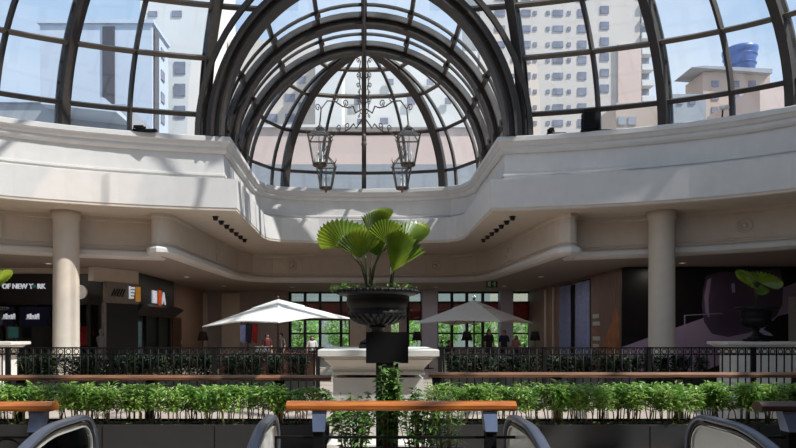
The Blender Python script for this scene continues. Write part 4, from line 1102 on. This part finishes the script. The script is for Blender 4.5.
# hanging cloths under the left parasol (display of coloured scarves on a stand)
q = thing('scarf_stand', (X(248, 29), 29, 0), 'stand with dark blue and red scarves under the white parasol', 'scarf stand')
s = MB(); s.tube([(X(248, 29), 29, 0), (X(248, 29), 29, 2.1)], .025, 8); s.lathe([(.25, 0), (.25, .03)], (X(248, 29), 29, 0), 16); s.tube([(X(240, 29), 29, 2.0), (X(258, 29), 29, 2.0)], .02, 6); s.build('stand', ironm, q)
for k, (px, mt) in enumerate(((243, bluecurt), (249, shirts[1]), (255, redcloth))):
    x = X(px, 29); s = MB(); s.prism([(x - .12, 1.2), (x + .1, 1.1), (x + .14, 2.0), (x - .14, 2.0)], 28.95 - .03 * (k % 2), 29.06); s.build('scarf', mt, q)

# ------------------------------------------------------------------ trees outside the rear windows
def tree(x, y, h, rw, seed, label):
    rnd = random.Random(seed); r = thing('garden_tree', (x, y, -.05), label, 'tree', 'trees outside the rear windows')
    t = MB(); t.tube([(x, y, -.05), (x + .1, y, h * .4), (x, y, h * .8)], [.16, .11, .04], 8); t.build('trunk', barkm, r)
    f = MB()
    for i in range(900):
        a = rnd.uniform(0, 2 * PI); ph = rnd.uniform(-1, 1); k = rnd.uniform(.55, 1)
        p = Vector((x + rw * k * cos(a) * sqrt(1 - ph * ph), y + rw * .8 * k * sin(a) * sqrt(1 - ph * ph), h * .5 + h * .52 * k * ph))
        f.leaf(p, (rnd.gauss(0, 1), rnd.gauss(0, 1), rnd.gauss(0, .6)), rnd.uniform(.3, .5), rnd.uniform(.16, .26), (rnd.gauss(0, 1), rnd.gauss(0, 1), 1))
    f.build('crown', leafT, r)
for i, (x, y, h, rw) in enumerate(((-5.2, 50, 3.7, 1.75), (-1.6, 52, 3.6, 1.75), (3.0, 51, 3.8, 1.75), (6.6, 53, 3.7, 1.75), (10.2, 51, 3.8, 1.75), (14.0, 54, 3.9, 1.75), (-9, 54, 3.8, 1.75))):
    tree(x, y, h, rw, 50 + i, 'sunlit green tree outside the rear windows')

# ------------------------------------------------------------------ city outside
def facade_windows(r, px_list, y_rows, D, name='window', mt=winm):
    for py in y_rows:
        for px, w, h in px_list:
            b = MB(); b.box(X(px - w / 2, D), X(px + w / 2, D), D - .15, D + .1, Z(py + h / 2, D), Z(py - h / 2, D)); b.build(name, mt, r)
D = 84
r = thing('office_block', (X(110, D), D, 0), 'grey white block with a tall dark window strip outside at left', 'building')
x0, x1, zt = X(40, D), X(152, D), Z(24, D)
b = MB(); b.box(x0, x1, D, D + 7, 0, zt); b.box(x0 - .3, x1 + .3, D - .3, D + 7, zt, zt + .5); b.build('wall', bldA, r)
b = MB(); b.box(X(103, D), X(115, D), D - .2, D + .1, Z(104, D), Z(27, D)); b.build('window_strip', windk, r)
b = MB(); b.box(X(152, D) - .1, X(152, D) + .25, D + .5, D + 2.2, Z(150, D), Z(27, D)); b.build('window_strip', windk, r)
for py in (40, 63, 86, 108):
    b = MB(); b.box(x1 - .1, x1 + .15, D + 3.6, D + 5, Z(py + 5, D), Z(py - 5, D)); b.build('window', winm, r)
D = 96
r = thing('apartment_tower', (X(185, D), D, 0), 'tall pale tower behind the grey white block at left', 'building')
b = MB(); b.box(X(140, D), X(214, D), D, D + 16, 0, Z(-60, D)); b.build('wall', bldW, r)
facade_windows(r, ((153, 9, 5), (177, 10, 6)), (14,), D); facade_windows(r, ((180, 11, 12),), (68, 90, 112, -14, -36), D)
D = 48
r = thing('low_shed', (X(95, D), D, 0), 'low concrete rooftop block at the foot of the grey block', 'building')
b = MB(); b.box(X(60, D), X(126, D), D, D + 9, 0, Z(104, D)); b.build('wall', bldG, r)
b = MB(); b.prism([(X(61, D), Z(112, D)), (X(120, D), Z(112, D)), (X(132, D), Z(122, D)), (X(132, D), Z(126, D)), (X(61, D), Z(118, D))], D - 3, D - .05); b.build('roof', bldA, r)
r = thing('rooftop_parapet', (X(20, 46), 46, 0), 'pale parapet wall outside at far left', 'wall')
b = MB(); b.box(X(-60, 46), X(56, 46), 46, 46.6, 0, Z(103, 46)); b.build('wall', bldG, r)
b = MB(); b.box(X(-60, 46), X(56, 46), 45.8, 46.8, Z(103, 46), Z(100, 46)); b.build('coping', bldA, r)
D = 120
r = thing('apartment_tower', (X(575, D), D, 0), 'cream apartment tower with rows of small windows outside at right', 'building')
b = MB(); b.box(X(480, D), X(640, D), D, D + 22, 0, Z(-70, D)); b.build('wall', bldB, r)
b = MB(); b.box(X(617, D), X(640, D), D - .6, D + .1, 0, Z(45, D)); b.build('pale_pier', bldP, r)
facade_windows(r, ((526, 9, 6.5), (535, 3.4, 3.8), (548, 3.4, 3.8), (558, 10, 6), (569, 3.4, 3.8), (582, 8.5, 7.5)), [123 - 15.7 * i for i in range(12)], D)
facade_windows(r, ((604.5, 8.5, 7.5),), [88.5 - 15.7 * i for i in range(9)], D)
facade_windows(r, ((500, 10, 6), (513, 4, 4)), [123 - 15.7 * i for i in range(12)], D)
b = MB(); b.box(X(640, D), X(652, D), D + 1.2, D + 22, 0, Z(-70, D)); b.build('balcony_core', bldG, r)
for i in range(13):
    z = Z(118 - 15.7 * i, D); b = MB(); b.box(X(641, D), X(653, D), D - .6, D + 1.2, z, z + 1.1); b.build('balcony', bldW, r)
D = 100
r = thing('low_block', (X(630, D), D, 0), 'low sandy building with shutters at the foot of the cream tower', 'building')
b = MB(); b.box(X(606, D), X(662, D), D - 4, D + 8, 0, Z(112, D)); b.build('wall', bldC, r)
facade_windows(r, ((622, 8, 8), (632, 8, 8)), (121,), D - 4, 'shutter', bldG)
D = 110
r = thing('terrace_building', (X(730, D), D, 0), 'sandy building with a jutting roof slab and tank outside at far right', 'building')
b = MB(); b.box(X(703, D), X(770, D), D, D + 6, 0, Z(72, D)); b.build('wall', bldC, r)
b = MB(); b.prism([(X(688, D), Z(70, D)), (X(768, D), Z(76, D)), (X(768, D), Z(71.5, D)), (X(712, D), Z(69, D)), (X(700, D), Z(68.5, D))], D - 1.2, D + 5); b.build('roof_slab', bldG, r)
facade_windows(r, ((715, 7, 6), (735, 8, 6), (752, 7, 6)), (84, 97, 110), D)
r = thing('water_tank', (X(746, D), D + 1.8, Z(66, D)), 'big blue water tank on the roof at far right', 'water tank')
b = MB(); zz0, zz1 = Z(70, D), Z(45, D); rr = 15 * D / F
b.lathe([(rr * .86, zz0 - .05), (rr * .88, zz0), (rr * .94, (zz0 + zz1) / 2), (rr * 1.05, zz1 - .7), (rr * 1.08, zz1 - .5), (rr * 1.08, zz1 - .1), (rr * .9, zz1 + .2), (0.001, zz1 + .5)], (X(746, D), D + 1.8, 0), 36); b.build('tank', tankm, r)
b = MB()
for k in range(1, 3): z = zz0 + (zz1 - zz0) * k / 3; b.tube([(X(746, D) + rr * (.9 + .05 * k) * cos(a), D + 1.8 + rr * (.9 + .05 * k) * sin(a), z) for a in [2 * PI * i / 36 for i in range(36)]], .12, 5, True)
b.build('hoop', tankm, r)
D = 90
r = thing('low_block', (X(800, D), D, 0), 'pinkish low building at the right picture edge', 'building')
b = MB(); b.box(X(760, D), X(900, D), D, D + 14, 0, Z(84, D)); b.build('wall', bldP, r)
facade_windows(r, ((795, 7, 6),), (101,), D)
r = thing('low_block', (X(690, D), D, 0), 'grey low block with dim windows beside the jutting roof slab', 'building')
b = MB(); b.box(X(668, D), X(706, D), D, D + 3, 0, Z(94, D)); b.build('wall', bldG, r)
facade_windows(r, ((680, 5, 5), (692, 6, 5)), (102,), D)
# behind the apse
D = 62
r = thing('pink_building', (X(365, D), D, 0), 'pink plaster building filling the view behind the apse', 'building')
b = MB(); b.box(X(248, D), X(478, D), D, D + 10, 0, Z(128, D)); b.build('wall', bldP, r)
b = MB(); b.box(X(246, D), X(480, D), D - .3, D + 10, Z(128, D), Z(125.5, D)); b.build('coping', bldW, r)
b = MB(); b.box(X(240, D), X(485, D), D - 2.5, D, 0, Z(171, D)); b.build('terrace', bldG, r)
D = 105
r = thing('apartment_tower', (X(305, D), D, 0), 'white slab tower straight behind the left of the apse', 'building')
b = MB(); b.box(X(318, D), X(343, D), D - 6, D + 10, 0, Z(58, D)); b.build('wall', bldW, r)
b = MB(); b.box(X(228, D), X(318, D), D, D + 10, 0, Z(40, D)); b.build('wing', bldB, r)
facade_windows(r, ((272, 10, 8), (290, 10, 8)), (98, 118), D)
facade_windows(r, ((302, 7, 7),), (80, 106), D)
D = 118
r = thing('apartment_tower', (X(420, D), D, 0), 'pale apartment building behind the right of the apse', 'building')
b = MB(); b.box(X(343.5, D), X(478, D), D + .5, D + 14, 0, Z(50, D)); b.build('wall', bldW, r)
facade_windows(r, ((358, 8, 7), (411, 8, 7), (448, 6, 6)), (101,), D)
facade_windows(r, ((384, 8, 8), (360, 6, 6)), (122,), D)
facade_windows(r, ((390, 7, 6), (430, 7, 6)), (82,), D)

# ------------------------------------------------------------------ light
SUN_DIR = Vector((.565, -.28, .775)).normalized()
su = bpy.data.lights.new('sun', 'SUN'); su.energy = 7.0; su.angle = math.radians(.8); su.color = (1, .96, .9)
so = bpy.data.objects.new('sun', su); COL.objects.link(so); so.rotation_euler = SUN_DIR.to_track_quat('Z', 'Y').to_euler(); so.location = (20, -20, 60)
w = bpy.data.worlds.new('sky'); SC.world = w; w.use_nodes = True; nt = w.node_tree
bg = nt.nodes['Background']
co = nt.nodes.new('ShaderNodeTexCoord'); nz = nt.nodes.new('ShaderNodeTexNoise'); nz.inputs['Scale'].default_value = 2.2; nz.inputs['Detail'].default_value = 6
mp = nt.nodes.new('ShaderNodeMapping'); mp.inputs['Scale'].default_value = (1, 1, 2.2); mp.inputs['Location'].default_value = (.3, .1, .55)
nt.links.new(co.outputs['Generated'], mp.inputs[0]); nt.links.new(mp.outputs[0], nz.inputs['Vector'])
rp = nt.nodes.new('ShaderNodeValToRGB'); rp.color_ramp.elements[0].position = .42; rp.color_ramp.elements[1].position = .72
rp.color_ramp.elements[0].color = lin((184, 210, 240)); rp.color_ramp.elements[1].color = lin((238, 243, 250))
nt.links.new(nz.outputs['Fac'], rp.inputs[0]); nt.links.new(rp.outputs[0], bg.inputs[0]); bg.inputs[1].default_value = 1.08

# ------------------------------------------------------------------ camera
cd = bpy.data.cameras.new('camera'); cam = bpy.data.objects.new('camera', cd); COL.objects.link(cam)
cam.location = (0, 0, EYE); cam.rotation_euler = (PI / 2, 0, 0)
cd.sensor_width = 36; cd.lens = F / 796 * 36; cd.shift_x = (398 - VX) / 796; cd.shift_y = (HY - 224) / 796
cd.clip_end = 600; cd.clip_start = .05
SC.camera = cam
SC.view_settings.view_transform = 'Standard'; SC.view_settings.look = 'None'; SC.view_settings.exposure = .0; SC.view_settings.gamma = 1
SC.view_settings.use_curve_mapping = False
try:
    SC.cycles.use_denoising = True; SC.cycles.max_bounces = 10; SC.cycles.diffuse_bounces = 5; SC.cycles.transparent_max_bounces = 24
    SC.cycles.caustics_reflective = False; SC.cycles.caustics_refractive = False
except Exception: pass
